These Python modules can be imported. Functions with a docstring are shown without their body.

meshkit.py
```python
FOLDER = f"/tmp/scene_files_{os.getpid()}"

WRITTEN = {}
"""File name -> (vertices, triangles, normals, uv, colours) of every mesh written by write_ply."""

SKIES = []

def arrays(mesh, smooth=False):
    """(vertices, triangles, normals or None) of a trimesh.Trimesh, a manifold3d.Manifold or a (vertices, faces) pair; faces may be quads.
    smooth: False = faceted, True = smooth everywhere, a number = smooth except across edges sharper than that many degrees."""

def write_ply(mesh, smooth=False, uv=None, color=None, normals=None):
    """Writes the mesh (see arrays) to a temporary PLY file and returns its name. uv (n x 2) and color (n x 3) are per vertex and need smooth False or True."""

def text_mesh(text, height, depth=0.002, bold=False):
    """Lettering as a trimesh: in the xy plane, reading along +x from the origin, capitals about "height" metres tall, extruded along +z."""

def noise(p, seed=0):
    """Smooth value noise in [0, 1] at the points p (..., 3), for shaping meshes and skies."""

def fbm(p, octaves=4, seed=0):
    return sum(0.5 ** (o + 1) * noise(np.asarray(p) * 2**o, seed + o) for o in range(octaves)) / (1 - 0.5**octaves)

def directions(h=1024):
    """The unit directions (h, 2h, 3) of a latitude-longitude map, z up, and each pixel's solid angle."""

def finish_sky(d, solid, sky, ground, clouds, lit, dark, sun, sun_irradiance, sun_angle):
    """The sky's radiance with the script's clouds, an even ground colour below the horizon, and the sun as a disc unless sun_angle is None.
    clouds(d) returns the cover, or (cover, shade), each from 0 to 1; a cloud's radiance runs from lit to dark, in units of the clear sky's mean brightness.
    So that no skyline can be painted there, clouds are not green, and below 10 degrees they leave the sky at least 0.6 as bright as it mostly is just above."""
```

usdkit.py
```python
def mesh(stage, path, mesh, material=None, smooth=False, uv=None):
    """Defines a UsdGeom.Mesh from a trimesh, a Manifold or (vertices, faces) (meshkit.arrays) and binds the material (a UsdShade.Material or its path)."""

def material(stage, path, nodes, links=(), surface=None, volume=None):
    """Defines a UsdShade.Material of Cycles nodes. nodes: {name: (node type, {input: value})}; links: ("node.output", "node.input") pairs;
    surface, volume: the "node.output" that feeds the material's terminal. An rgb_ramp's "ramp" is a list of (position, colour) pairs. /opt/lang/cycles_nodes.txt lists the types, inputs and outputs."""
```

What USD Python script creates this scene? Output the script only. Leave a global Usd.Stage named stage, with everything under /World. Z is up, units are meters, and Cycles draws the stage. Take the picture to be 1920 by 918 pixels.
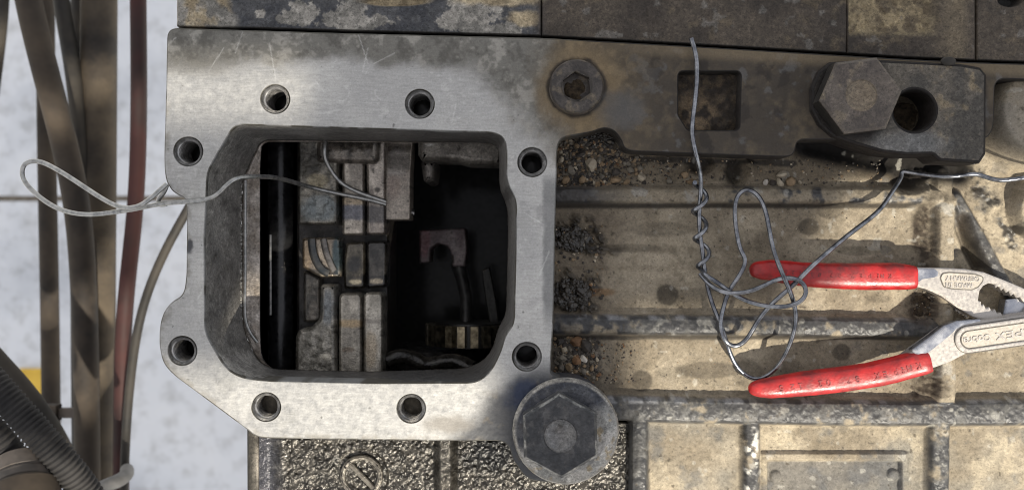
import math, random
import numpy as np, trimesh, shapely
from shapely.geometry import Polygon, Point, LineString
from shapely import affinity
from scipy.spatial import Delaunay
from scipy.interpolate import CubicSpline
import manifold3d as m3
import usdkit, meshkit
from pxr import Usd, UsdGeom, UsdLux, UsdShade, Sdf, Gf, Vt
T = Sdf.ValueTypeNames
rnd = random.Random(7)
rng = np.random.RandomState(11)

stage = Usd.Stage.CreateInMemory()
UsdGeom.SetStageUpAxis(stage, UsdGeom.Tokens.z)
UsdGeom.SetStageMetersPerUnit(stage, 1.0)
UsdGeom.Xform.Define(stage, '/World')
UsdGeom.Scope.Define(stage, '/World/Looks')

# ------------------------------------------------------------------ camera, sky, sun
S, D = 0.0002, 0.40                    # metres per photo pixel on the machined face (z = 0); lens height above it
cam = UsdGeom.Camera.Define(stage, '/World/camera')
cam.AddTranslateOp().Set(Gf.Vec3d(0, 0, D))
APW = 36.0
cam.CreateHorizontalApertureAttr(APW)
cam.CreateFocalLengthAttr(APW * D / (1920 * S))
cam.CreateFStopAttr(APW * D / (1920 * S) / 3.0)        # a 3 mm lens opening
cam.CreateFocusDistanceAttr(D + 0.008)
cam.CreateClippingRangeAttr(Gf.Vec2f(0.01, 100))
cam.CreateExposureAttr(1.0)
SUN = np.array([0.30, -0.62, 0.80]); SUN /= np.linalg.norm(SUN)
SUN_EL = math.asin(SUN[2]); SUN_ROT = math.atan2(SUN[0], SUN[1])
sky_m = usdkit.material(stage, '/World/Looks/sky', {
    'tc': ('texture_coordinate', {}),
    'map': ('mapping', {'scale': (1.6, 1.6, 3.0)}),
    'n': ('noise_texture', {'scale': 1.5, 'detail': 6.0, 'roughness': 0.55}),
    'r': ('rgb_ramp', {'ramp': [(0.36, (0.35,) * 3), (0.62, (0.85,) * 3)]}),
    'sky': ('sky_texture', {'sky_type': 'single_scattering', 'sun_disc': False, 'sun_elevation': SUN_EL, 'sun_rotation': SUN_ROT}),
    'mix': ('mix', {'mix_type': 'mix', 'color2': (6.2, 5.9, 5.5)}),
    'bg': ('background_shader', {'strength': 0.112})},
    [('tc.generated', 'map.vector'), ('map.vector', 'n.vector'), ('n.fac', 'r.fac'), ('r.color', 'mix.fac'),
     ('sky.color', 'mix.color1'), ('mix.color', 'bg.color')], surface='bg.background')
dome = UsdLux.DomeLight.Define(stage, '/World/sky')
UsdShade.MaterialBindingAPI.Apply(dome.GetPrim()).Bind(sky_m)
dome.GetPrim().SetCustomDataByKey('kind', 'structure')
sun = UsdLux.DistantLight.Define(stage, '/World/sun')
sun.CreateIntensityAttr(1.15); sun.CreateAngleAttr(0.9); sun.CreateNormalizeAttr(True)
sun.CreateColorAttr(Gf.Vec3f(1.0, 0.93, 0.80))
zax = Gf.Vec3d(*map(float, SUN))
sun.AddOrientOp(UsdGeom.XformOp.PrecisionDouble).Set(Gf.Rotation(Gf.Vec3d(0, 0, 1), zax).GetQuat())

# ------------------------------------------------------------------ helpers
def P(px, py, z=0.0):                   # photo pixel seen at height z -> world point
    k = S * (D - z) / D
    return np.array([(px - 960) * k, (459 - py) * k, z])
def PX(pts, z=0.0):
    p = np.asarray(pts, float); k = S * (D - z) / D
    return np.stack([(p[:, 0] - 960) * k, (459 - p[:, 1]) * k], 1)
def inv(xy, z):
    k = S * (D - z) / D
    return 960 + xy[:, 0] / k, 459 - xy[:, 1] / k
USED = {}
def numbered(parent, name):
    k = (parent, name); n = USED.get(k, -1) + 1; USED[k] = n
    return name if n == 0 else f'{name}_{n:03d}'
def tag(p, label=None, cat=None, group=None, kind=None):
    p = p.GetPrim() if hasattr(p, 'GetPrim') else p
    for k, v in (('label', label), ('category', cat), ('group', group), ('kind', kind)):
        if v: p.SetCustomDataByKey(k, v)
    return p
def thing(name, label, cat, group=None, loc=(0, 0, 0)):
    x = UsdGeom.Xform.Define(stage, '/World/' + numbered('/World', name))
    x.AddTranslateOp().Set(Gf.Vec3d(*map(float, loc)))
    return tag(x, label, cat, group)
def origin(parent):
    if parent is None: return np.zeros(3)
    m = UsdGeom.Xformable(parent).ComputeLocalToWorldTransform(Usd.TimeCode.Default())
    return np.array(m.ExtractTranslation())
def put(name, V, F, mat, parent=None, N=None, attrs=None, label=None):
    pp = str(parent.GetPath()) if parent is not None else '/World'
    path = pp + '/' + numbered(pp, name)
    V = np.asarray(V, float) - origin(parent)
    m = UsdGeom.Mesh.Define(stage, path)
    m.CreatePointsAttr(Vt.Vec3fArray.FromNumpy(V.astype(np.float32)))
    F = np.asarray(F, np.int32)
    m.CreateFaceVertexCountsAttr(Vt.IntArray.FromNumpy(np.full(len(F), 3, np.int32)))
    m.CreateFaceVertexIndicesAttr(Vt.IntArray.FromNumpy(F.ravel()))
    m.CreateSubdivisionSchemeAttr('none')
    if N is not None:
        m.CreateNormalsAttr(Vt.Vec3fArray.FromNumpy(np.asarray(N, np.float32))); m.SetNormalsInterpolation('vertex')
    for k, a in (attrs or {}).items():
        a = np.asarray(a, np.float32)
        pv = UsdGeom.PrimvarsAPI(m).CreatePrimvar(k, T.Color3fArray if a.ndim == 2 else T.FloatArray, 'vertex')
        pv.Set(Vt.Vec3fArray.FromNumpy(a) if a.ndim == 2 else Vt.FloatArray.FromNumpy(a))
    UsdShade.MaterialBindingAPI.Apply(m.GetPrim()).Bind(mat)
    if label: tag(m, label)
    return m.GetPrim()
def obj(name, mesh, mat, parent=None, smooth=32, label=None):
    v, f, n = meshkit.arrays(mesh, smooth)
    return put(name, v, f, mat, parent, n, label=label)
def cat(*ms): return trimesh.util.concatenate([to_tm(m) for m in ms])
def to_tm(m):
    if hasattr(m, 'to_mesh'):
        q = m.to_mesh(); return trimesh.Trimesh(q.vert_properties[:, :3], q.tri_verts, process=False)
    return m
def vnormals(V, F):
    n = np.zeros_like(V); fn = np.cross(V[F[:, 1]] - V[F[:, 0]], V[F[:, 2]] - V[F[:, 0]])
    for k in range(3): np.add.at(n, F[:, k], fn)
    return n / np.maximum(np.linalg.norm(n, axis=1, keepdims=True), 1e-20)
def fb(px, py, lam, seed=0, oct=4):      # fbm over the plane, features about lam pixels
    return meshkit.fbm(np.stack([px / lam, py / lam, np.full_like(px, 0.37 + seed)], -1), oct, seed)
def sstep(a, b, x):
    t = np.clip((x - a) / (b - a), 0, 1); return t * t * (3 - 2 * t)
def lerp(a, b, t):
    a, b = np.asarray(a, float), np.asarray(b, float)
    t = np.asarray(t)[..., None]
    return a * (1 - t) + b * t
def blob(px, py, cx, cy, rx, ry, soft=0.5, wob=0.0, seed=0):
    d = np.hypot((px - cx) / rx, (py - cy) / ry)
    if wob: d = d + (fb(px, py, max(rx, ry) * 0.5, seed) - 0.5) * 2 * wob
    return 1 - sstep(1 - soft, 1 + soft, d)
def segdist(px, py, pts):
    p = np.stack([px, py], -1); best = np.full(px.shape, 1e9)
    pts = np.asarray(pts, float)
    for a, b in zip(pts[:-1], pts[1:]):
        ab = b - a; t = np.clip(((p - a) @ ab) / (ab @ ab + 1e-9), 0, 1)
        best = np.minimum(best, np.linalg.norm(p - a - t[..., None] * ab, axis=-1))
    return best
def rounded(pts, r):                     # polygon in pixels with all its corners rounded
    p = Polygon(pts).buffer(0)
    return p.buffer(-r, quad_segs=6).buffer(2 * r, quad_segs=6).buffer(-r, quad_segs=6)
def densify(loops, r=18, nb=8, ne=10):
    """The same rounded corners and the same number of points for loops whose corners correspond."""
    out = []
    for L in loops:
        q = np.array([p[:2] for p in L], float); K = len(q); o = []
        for k in range(K):
            a, b, c = q[k - 1], q[k], q[(k + 1) % K]
            la, lc = np.linalg.norm(a - b), np.linalg.norm(c - b)
            p0 = b + (a - b) / la * min(r, 0.45 * la); p2 = b + (c - b) / lc * min(r, 0.45 * lc)
            for t in np.linspace(0, 1, nb): o.append((1 - t) ** 2 * p0 + 2 * t * (1 - t) * b + t * t * p2)
            d = q[(k + 2) % K]; p3 = c + (b - c) / lc * min(r, 0.45 * lc)
            for t in np.linspace(0, 1, ne + 2)[1:-1]: o.append(p2 + (p3 - p2) * t)
        out.append(np.array(o))
    return out
def circ(cx, cy, r, n=48): return Polygon([(cx + r * math.cos(a), cy + r * math.sin(a)) for a in np.linspace(0, 2 * math.pi, n, endpoint=False)])
def spline(pts, step=0.0015, close=False):
    p = np.asarray(pts, float)
    if close: p = np.vstack([p, p[:1]])
    t = np.r_[0, np.cumsum(np.sqrt(np.linalg.norm(np.diff(p, axis=0), axis=1)))]
    cs = CubicSpline(t, p, bc_type='periodic' if close else 'natural')
    L = np.linalg.norm(np.diff(p, axis=0), axis=1).sum()
    return cs(np.linspace(0, t[-1], max(8, int(L / step))))
def tube(p, r, sides=10, caps=True):
    p = np.asarray(p, float); r = np.broadcast_to(r, (len(p),)).astype(float)
    t = np.gradient(p, axis=0); t /= np.linalg.norm(t, axis=1, keepdims=True) + 1e-12
    a = np.zeros_like(p); u = np.cross(t[0], [0, 0, 1.0])
    if np.linalg.norm(u) < 0.1: u = np.cross(t[0], [1.0, 0, 0])
    for i in range(len(p)):
        u = u - t[i] * (u @ t[i]); u /= np.linalg.norm(u) + 1e-12; a[i] = u
    b = np.cross(t, a); g = np.arange(sides) * 2 * np.pi / sides
    V = p[:, None] + r[:, None, None] * (np.cos(g)[None, :, None] * a[:, None] + np.sin(g)[None, :, None] * b[:, None])
    i, j = np.meshgrid(np.arange(len(p) - 1), np.arange(sides), indexing='ij')
    q = np.stack([i * sides + j, i * sides + (j + 1) % sides, (i + 1) * sides + (j + 1) % sides, (i + 1) * sides + j], -1).reshape(-1, 4)
    F = np.vstack([q[:, [0, 1, 2]], q[:, [0, 2, 3]]]); V = V.reshape(-1, 3)
    if caps:
        n = len(V); V = np.vstack([V, p[0], p[-1]]); k = np.arange(sides); e = (len(p) - 1) * sides
        F = np.vstack([F, np.stack([np.full(sides, n), (k + 1) % sides, k], 1), np.stack([np.full(sides, n + 1), e + k, e + (k + 1) % sides], 1)])
    m = trimesh.Trimesh(V, F, process=False)
    return m
def path(pts, step=0.0015):              # (px, py, z in mm) -> smooth 3-D path
    return spline([P(x, y, z * 0.001) for x, y, z in pts], step)

# A plate cut to an outline: flat or relief top, chamfered rim, wall. paint(px, py) -> (colour, metallic, roughness) of the substance itself.
def sheet(name, poly, zt, depth, mat, parent, paint, spacing=0.0006, cham=0.0005, relief=None, label=None, walls=True, wallpaint=None, zpx=None):
    """poly in photo pixels at height zt (metres)."""
    zp = zt if zpx is None else zpx
    k = S * (D - zp) / D
    W = affinity.affine_transform(poly, [k, 0, 0, -k, -960 * k, 459 * k]).buffer(0)
    if W.geom_type == 'MultiPolygon': W = max(W.geoms, key=lambda g: g.area)
    W = shapely.segmentize(shapely.geometry.polygon.orient(W, 1.0), spacing * 1.0)
    rings = [np.array(r.coords)[:-1] for r in [W.exterior, *W.interiors]]
    ins, Vs, Fs, n0 = [], [], [], 0
    for r in rings:
        keep = np.linalg.norm(r - np.roll(r, 1, axis=0), axis=1) > spacing * 0.05
        r = r[keep]
        e = np.roll(r, -1, 0) - r; e /= np.linalg.norm(e, axis=1, keepdims=True)
        nn = np.stack([e[:, 1], -e[:, 0]], 1); nv = nn + np.roll(nn, 1, 0)
        nv /= np.maximum(np.linalg.norm(nv, axis=1, keepdims=True), 0.3)
        ins.append((r, r - nv * cham, nv))
    IW = Polygon(ins[0][1], [i[1] for i in ins[1:]])
    x0, y0, x1, y1 = W.bounds
    gx, gy = np.meshgrid(np.arange(x0, x1, spacing), np.arange(y0, y1, spacing * 0.866))
    gx = gx + (np.arange(gx.shape[0]) % 2)[:, None] * spacing * 0.5
    g = np.stack([gx.ravel(), gy.ravel()], 1)
    g = g + (rng.rand(*g.shape) - 0.5) * spacing * 0.15
    core = IW.buffer(-spacing * 0.55)
    g = g[shapely.contains_xy(core, g[:, 0], g[:, 1])] if not core.is_empty else g[:0]
    C = np.vstack([i[1] for i in ins] + [g])
    F = Delaunay(C).simplices
    cc = C[F].mean(1)
    F = F[shapely.contains_xy(IW.buffer(1e-7), cc[:, 0], cc[:, 1])]
    a = np.cross(C[F[:, 1]] - C[F[:, 0]], C[F[:, 2]] - C[F[:, 0]])
    F[a < 0] = F[a < 0][:, ::-1]
    qx, qy = inv(C, zp)
    zz = np.full(len(C), zt)
    if relief is not None: zz = zz + relief(qx, qy)
    cap = np.column_stack([C, zz]); Vs.append(cap); Fs.append(F); Ns = [vnormals(cap, F)]
    cols = [paint(qx, qy)]
    n0 = len(cap); off = 0
    if walls:
        for r, ri, nv in ins:
            n = len(r); zr = zz[off:off + n]; off += n
            A = np.column_stack([ri, zr]); B = np.column_stack([r, zr - cham * 1.0])
            levels = [A, B]
            nlev = max(1, int(min(depth / (spacing * 3), 12)))
            for j in range(1, nlev + 1):
                levels.append(np.column_stack([r, zr - cham - (depth - cham) * j / nlev]))
            seq = [(0, 1)] + [(j, j + 1) for j in range(1, len(levels) - 1)]
            side = np.column_stack([nv, np.zeros(n)])
            px_, py_ = inv(r, zp); c = (wallpaint or paint)(px_, py_)
            for a_, b_ in seq:
                Vs += [levels[a_], levels[b_]]
                Ns += [np.tile([0, 0, 1.0], (n, 1)) if a_ == 0 else side, side]; cols += [c, c]
                i = np.arange(n); j = (i + 1) % n
                Fs.append(np.vstack([np.stack([n0 + i, n0 + n + i, n0 + n + j], 1), np.stack([n0 + i, n0 + n + j, n0 + j], 1)]))
                n0 += 2 * n
    V = np.vstack(Vs); F = np.vstack(Fs); N = np.vstack(Ns); N /= np.linalg.norm(N, axis=1, keepdims=True)
    at = dict(Cd=np.vstack([c[0] for c in cols]), mt=np.concatenate([c[1] for c in cols]), rg=np.concatenate([c[2] for c in cols]))
    return put(name, V, F, mat, parent, N, at, label)

# ------------------------------------------------------------------ materials
def worn(name, scale=900, dist=0.00025, strength=0.5, vary=0.35, stretch=None, spec=0.5, coat=0.0, speck=(0.45, 1.35)):
    """Surface whose substance (colour, metal, gloss) comes from the mesh; grain and fine relief from noise."""
    n = {'g': ('geometry', {}), 'cd': ('attribute', {'attribute': 'Cd'}), 'mt': ('attribute', {'attribute': 'mt'}), 'rg': ('attribute', {'attribute': 'rg'}),
         'n1': ('noise_texture', {'scale': scale, 'detail': 5.0, 'roughness': 0.62}),
         'n2': ('noise_texture', {'scale': scale * 0.28, 'detail': 4.0, 'roughness': 0.6}),
         'mr': ('map_range', {'from_min': 0.3, 'from_max': 0.7, 'to_min': 1 - vary, 'to_max': 1 + vary}),
         'mul': ('vector_math', {'math_type': 'scale'}), 'mr2': ('map_range', {'from_min': 0.3, 'from_max': 0.7, 'to_min': 1 - vary * 0.6, 'to_max': 1 + vary * 0.6}), 'mm': ('math', {'math_type': 'multiply'}),
         'rr': ('map_range', {'from_min': 0.3, 'from_max': 0.7, 'to_min': -0.12, 'to_max': 0.12}),
         'ra': ('math', {'math_type': 'add', 'use_clamp': True}),
         'b': ('bump', {'strength': strength, 'distance': dist}),
         'p': ('principled_bsdf', {'specular_ior_level': spec, 'coat_weight': coat, 'coat_roughness': 0.12})}
    l = [('n1.fac', 'mr.value'), ('cd.vector', 'mul.vector1'), ('n2.fac', 'mr2.value'), ('mr.result', 'mm.value1'), ('mr2.result', 'mm.value2'), ('mm.value', 'mul.scale'), ('mul.vector', 'p.base_color'),
         ('mt.fac', 'p.metallic'), ('n2.fac', 'rr.value'), ('rg.fac', 'ra.value1'), ('rr.result', 'ra.value2'), ('ra.value', 'p.roughness'),
         ('n1.fac', 'b.height'), ('b.normal', 'p.normal')]
    for nm, sc, a, b, v in (('s1', scale * 1.5, 0.56, 0.60, speck[0]), ('s2', scale * 0.6, 0.555, 0.575, speck[1]), ('s3', scale * 0.3, 0.55, 0.57, 0.5 + 0.5 * speck[0])):
        n[nm] = ('noise_texture', {'scale': sc, 'detail': 4.0, 'roughness': 0.7})
        n[nm + 'r'] = ('map_range', {'from_min': a, 'from_max': b, 'to_min': 1.0, 'to_max': v, 'clamp': True}); n[nm + 'm'] = ('vector_math', {'math_type': 'scale'})
        n[nm + 'o'] = ('vector_math', {'math_type': 'add', 'vector2': (3.1 * sc / scale, 1.7, 0.4)})
        l += [('g.position', nm + 'o.vector1'), (nm + 'o.vector', nm + '.vector'), (nm + '.fac', nm + 'r.value'), (nm + 'r.result', nm + 'm.scale')]
    l = [x for x in l if x[1] != 'p.base_color'] + [('mul.vector', 's1m.vector1'), ('s1m.vector', 's2m.vector1'), ('s2m.vector', 's3m.vector1'), ('s3m.vector', 'p.base_color')]
    if stretch:
        n['mp'] = ('mapping', {'scale': stretch[0], 'rotation': (0, 0, stretch[1])})
        n['n3'] = ('noise_texture', {'scale': 1.0, 'detail': 3.0, 'roughness': 0.6})
        n['b2'] = ('bump', {'strength': stretch[2], 'distance': 0.00006})
        l += [('g.position', 'mp.vector'), ('mp.vector', 'n3.vector'), ('n3.fac', 'b2.height'), ('b.normal', 'b2.normal')]
        n['mr3'] = ('map_range', {'from_min': 0.25, 'from_max': 0.75, 'to_min': -0.17, 'to_max': 0.17}); n['k1'] = ('math', {'math_type': 'multiply'}); n['k2'] = ('math', {'math_type': 'add', 'value2': 1.0}); n['k3'] = ('math', {'math_type': 'multiply', 'value2': stretch[2] / 0.72}); n['m3'] = ('math', {'math_type': 'multiply'})
        l = [x for x in l if x not in (('b.normal', 'p.normal'), ('mm.value', 'mul.scale'))] + [('b2.normal', 'p.normal'), ('n3.fac', 'mr3.value'), ('mm.value', 'm3.value1'), ('mr3.result', 'k1.value1'), ('mt.fac', 'k1.value2'), ('k1.value', 'k2.value1'), ('k2.value', 'm3.value2'), ('mt.fac', 'k3.value1'), ('k3.value', 'b2.strength'), ('m3.value', 'mul.scale')]
    l += [('g.position', 'n1.vector'), ('g.position', 'n2.vector')]
    return usdkit.material(stage, '/World/Looks/' + name, n, l, surface='p.BSDF')
def plain(name, c1, c2, rough=0.5, metal=0.0, scale=150, dist=0.0002, strength=0.4, spec=0.5, fine=900, coat=0.0):
    """Two tones of one substance mottled by noise, with fine relief."""
    n = {'g': ('geometry', {}), 'n1': ('noise_texture', {'scale': scale, 'detail': 6.0, 'roughness': 0.62}),
         'r': ('rgb_ramp', {'ramp': [(0.36, c1), (0.64, c2)]}),
         'n2': ('noise_texture', {'scale': fine, 'detail': 4.0, 'roughness': 0.6}),
         'rr': ('map_range', {'from_min': 0.3, 'from_max': 0.7, 'to_min': rough - 0.1, 'to_max': rough + 0.1}),
         'b': ('bump', {'strength': strength, 'distance': dist}),
         'p': ('principled_bsdf', {'metallic': metal, 'specular_ior_level': spec, 'coat_weight': coat})}
    return usdkit.material(stage, '/World/Looks/' + name, n, [
        ('g.position', 'n1.vector'), ('g.position', 'n2.vector'), ('n1.fac', 'r.fac'), ('r.color', 'p.base_color'), ('n1.fac', 'rr.value'), ('rr.result', 'p.roughness'),
        ('n2.fac', 'b.height'), ('b.normal', 'p.normal')], surface='p.BSDF')
M_face = worn('machined_iron', 1300, 0.00008, 0.35, 0.09, ((170, 1300, 300), 0.62, 0.28), 0.25, speck=(0.88, 1.07))
M_cast = worn('cast_iron', 900, 0.00035, 0.55, 0.3, spec=0.25, speck=(0.6, 1.3))
M_rough = worn('sand_cast_iron', 1500, 0.0004, 0.6, 0.3, speck=(0.65, 1.3))
M_dust = worn('dusty_casting', 1000, 0.0003, 0.5, 0.16, spec=0.3, speck=(0.72, 1.14))
M_part = worn('oily_steel', 1300, 0.00022, 0.6, 0.25, ((1500, 90, 400), 0.0, 0.25), 0.5, 0.15, speck=(0.6, 1.25))
M_bolt = worn('bolt_steel', 900, 0.00018, 0.5, 0.3, speck=(0.6, 1.35))
M_dark = plain('oily_dark_iron', (0.006, 0.006, 0.006), (0.02, 0.018, 0.016), 0.45, 0.0, 120)
M_thread = plain('thread_steel', (0.20, 0.195, 0.19), (0.40, 0.39, 0.375), 0.34, 0.85, 300)
M_wire = plain('wire_steel', (0.20, 0.20, 0.195), (0.34, 0.335, 0.32), 0.36, 0.9, 400, 0.00003)
M_wire2 = plain('dark_wire_steel', (0.08, 0.084, 0.096), (0.25, 0.255, 0.27), 0.19, 0.9, 250, 0.00003)
M_red = usdkit.material(stage, '/World/Looks/red_dipped_plastic', {
    'g': ('geometry', {}), 'n1': ('noise_texture', {'scale': 160.0, 'detail': 6.0, 'roughness': 0.62}), 'n2': ('noise_texture', {'scale': 75.0, 'detail': 8.0, 'roughness': 0.7}), 'n3': ('noise_texture', {'scale': 900.0, 'detail': 4.0}),
    'r': ('rgb_ramp', {'ramp': [(0.34, (0.15, 0.004, 0.005)), (0.62, (0.31, 0.009, 0.009))]}), 'd': ('rgb_ramp', {'ramp': [(0.52, (0, 0, 0)), (0.66, (0.75, 0.75, 0.75))]}), 'mx': ('mix', {'mix_type': 'mix', 'color2': (0.045, 0.012, 0.012)}),
    'rr': ('map_range', {'from_min': 0.35, 'from_max': 0.65, 'to_min': 0.28, 'to_max': 0.55}), 'b': ('bump', {'strength': 0.4, 'distance': 0.0003}), 'p': ('principled_bsdf', {})},
    [('g.position', 'n1.vector'), ('g.position', 'n2.vector'), ('g.position', 'n3.vector'), ('n1.fac', 'r.fac'), ('n2.fac', 'd.fac'), ('r.color', 'mx.color1'), ('d.color', 'mx.fac'), ('mx.color', 'p.base_color'),
     ('n2.fac', 'rr.value'), ('rr.result', 'p.roughness'), ('n3.fac', 'b.height'), ('b.normal', 'p.normal')], surface='p.BSDF')
M_plier = plain('plier_steel', (0.33, 0.305, 0.28), (0.38, 0.355, 0.325), 0.40, 0.8, 900, 0.00008, 0.4)
M_plier2 = plain('plier_polished_steel', (0.26, 0.27, 0.30), (0.42, 0.42, 0.43), 0.25, 0.95, 200, 0.00004)
M_recess = plain('plier_recess', (0.26, 0.235, 0.20), (0.36, 0.33, 0.29), 0.6, 0.5, 900, 0.0001)
M_ink = plain('faded_ink', (0.07, 0.010, 0.012), (0.24, 0.012, 0.012), 0.5, 0.0, 900)
M_grime = plain('black_grime', (0.008, 0.007, 0.006), (0.035, 0.028, 0.02), 0.35, 0.0, 500, 0.0005, 0.7)
M_soil = plain('dry_soil', (0.016, 0.012, 0.009), (0.07, 0.052, 0.033), 0.95, 0.0, 500, 0.0006, 0.8, 0.2)
M_peb = [plain('pebble_' + n, a, b, 0.8, 0, 350, 0.0003, 0.5, 0.3) for n, a, b in (
    ('tan', (0.13, 0.09, 0.052), (0.25, 0.18, 0.11)), ('grey', (0.065, 0.056, 0.045), (0.16, 0.14, 0.11)), ('dark', (0.022, 0.02, 0.018), (0.06, 0.05, 0.042)),
    ('pale', (0.24, 0.20, 0.145), (0.38, 0.33, 0.25)), ('rust', (0.085, 0.045, 0.022), (0.17, 0.095, 0.05)), ('white', (0.36, 0.33, 0.28), (0.50, 0.46, 0.40)))]
M_pipe = plain('rusty_steel_pipe', (0.014, 0.011, 0.009), (0.085, 0.066, 0.045), 0.75, 0.0, 22, 0.0006, 0.5, 0.3, 300)
M_hoseb = plain('black_rubber', (0.012, 0.011, 0.010), (0.045, 0.038, 0.03), 0.7, 0.0, 30, 0.0003, 0.4, 0.3, 400)
M_hosed = plain('dusty_rubber', (0.012, 0.009, 0.007), (0.055, 0.042, 0.030), 0.8, 0.0, 25, 0.0004, 0.4, 0.3, 300)
M_hoser = plain('red_brown_rubber', (0.016, 0.007, 0.006), (0.055, 0.016, 0.014), 0.7, 0.0, 14, 0.0003, 0.4, 0.3, 300)
M_cond = plain('grey_conduit', (0.011, 0.0105, 0.011), (0.034, 0.032, 0.031), 0.75, 0.0, 60, 0.0002, 0.3, 0.2, 500)
M_coup = plain('brown_grey_plastic', (0.055, 0.047, 0.04), (0.12, 0.10, 0.085), 0.7, 0.0, 70, 0.0003, 0.4, 0.3, 500)
M_yel = plain('yellow_floor_paint', (0.55, 0.34, 0.04), (0.68, 0.45, 0.07), 0.8, 0, 40, 0.0003)
conc = usdkit.material(stage, '/World/Looks/concrete', {
    'g': ('geometry', {}), 'n1': ('noise_texture', {'scale': 5.0, 'detail': 8.0, 'roughness': 0.6}), 'n2': ('noise_texture', {'scale': 60.0, 'detail': 6.0, 'roughness': 0.65}),
    'r': ('rgb_ramp', {'ramp': [(0.30, (0.38, 0.395, 0.42)), (0.50, (0.60, 0.61, 0.625)), (0.70, (0.66, 0.66, 0.66))]}),
    'r2': ('rgb_ramp', {'ramp': [(0.26, (0.70, 0.69, 0.67)), (0.52, (1, 1, 1))]}), 'mx': ('mix', {'mix_type': 'multiply', 'fac': 1.0}),
    'b': ('bump', {'strength': 0.4, 'distance': 0.001}), 'p': ('principled_bsdf', {'roughness': 0.85, 'specular_ior_level': 0.3})},
    [('g.position', 'n1.vector'), ('g.position', 'n2.vector'), ('n1.fac', 'r.fac'), ('n2.fac', 'r2.fac'), ('r.color', 'mx.color1'), ('r2.color', 'mx.color2'),
     ('mx.color', 'p.base_color'), ('n2.fac', 'b.height'), ('b.normal', 'p.normal')], surface='p.BSDF')

def P3(c, m, r): return lambda px, py: (np.tile(np.asarray(c, float), (len(px), 1)), np.full(len(px), float(m)), np.full(len(px), float(r)))

# ------------------------------------------------------------------ the setting: workshop yard floor
ZF = -0.72
def slab(x0, x1, y0, y1, z, h=0.1):
    b = trimesh.creation.box([x1 - x0, y1 - y0, h]); b.apply_translation([(x0 + x1) / 2, (y0 + y1) / 2, z - h / 2]); return b
jy = P(0, 372, ZF)[1]
tag(obj('floor', slab(-6, 6, jy + 0.003, 6, ZF), conc, smooth=False), kind='structure')
tag(obj('floor', slab(-6, 6, -6, jy - 0.003, ZF), conc, smooth=False), kind='structure')
tag(obj('floor_joint', slab(-6, 6, jy - 0.003, jy + 0.003, ZF - 0.006, 0.05), plain('joint_grit', (0.16, 0.13, 0.10), (0.30, 0.26, 0.2), 0.9), smooth=False), kind='structure')
a, b = P(38, 690, ZF), P(96, 775, ZF)
tag(obj('floor_marking', slab(a[0], b[0], b[1], a[1], ZF + 0.004, 0.0035), M_yel, smooth=False), kind='structure')

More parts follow.
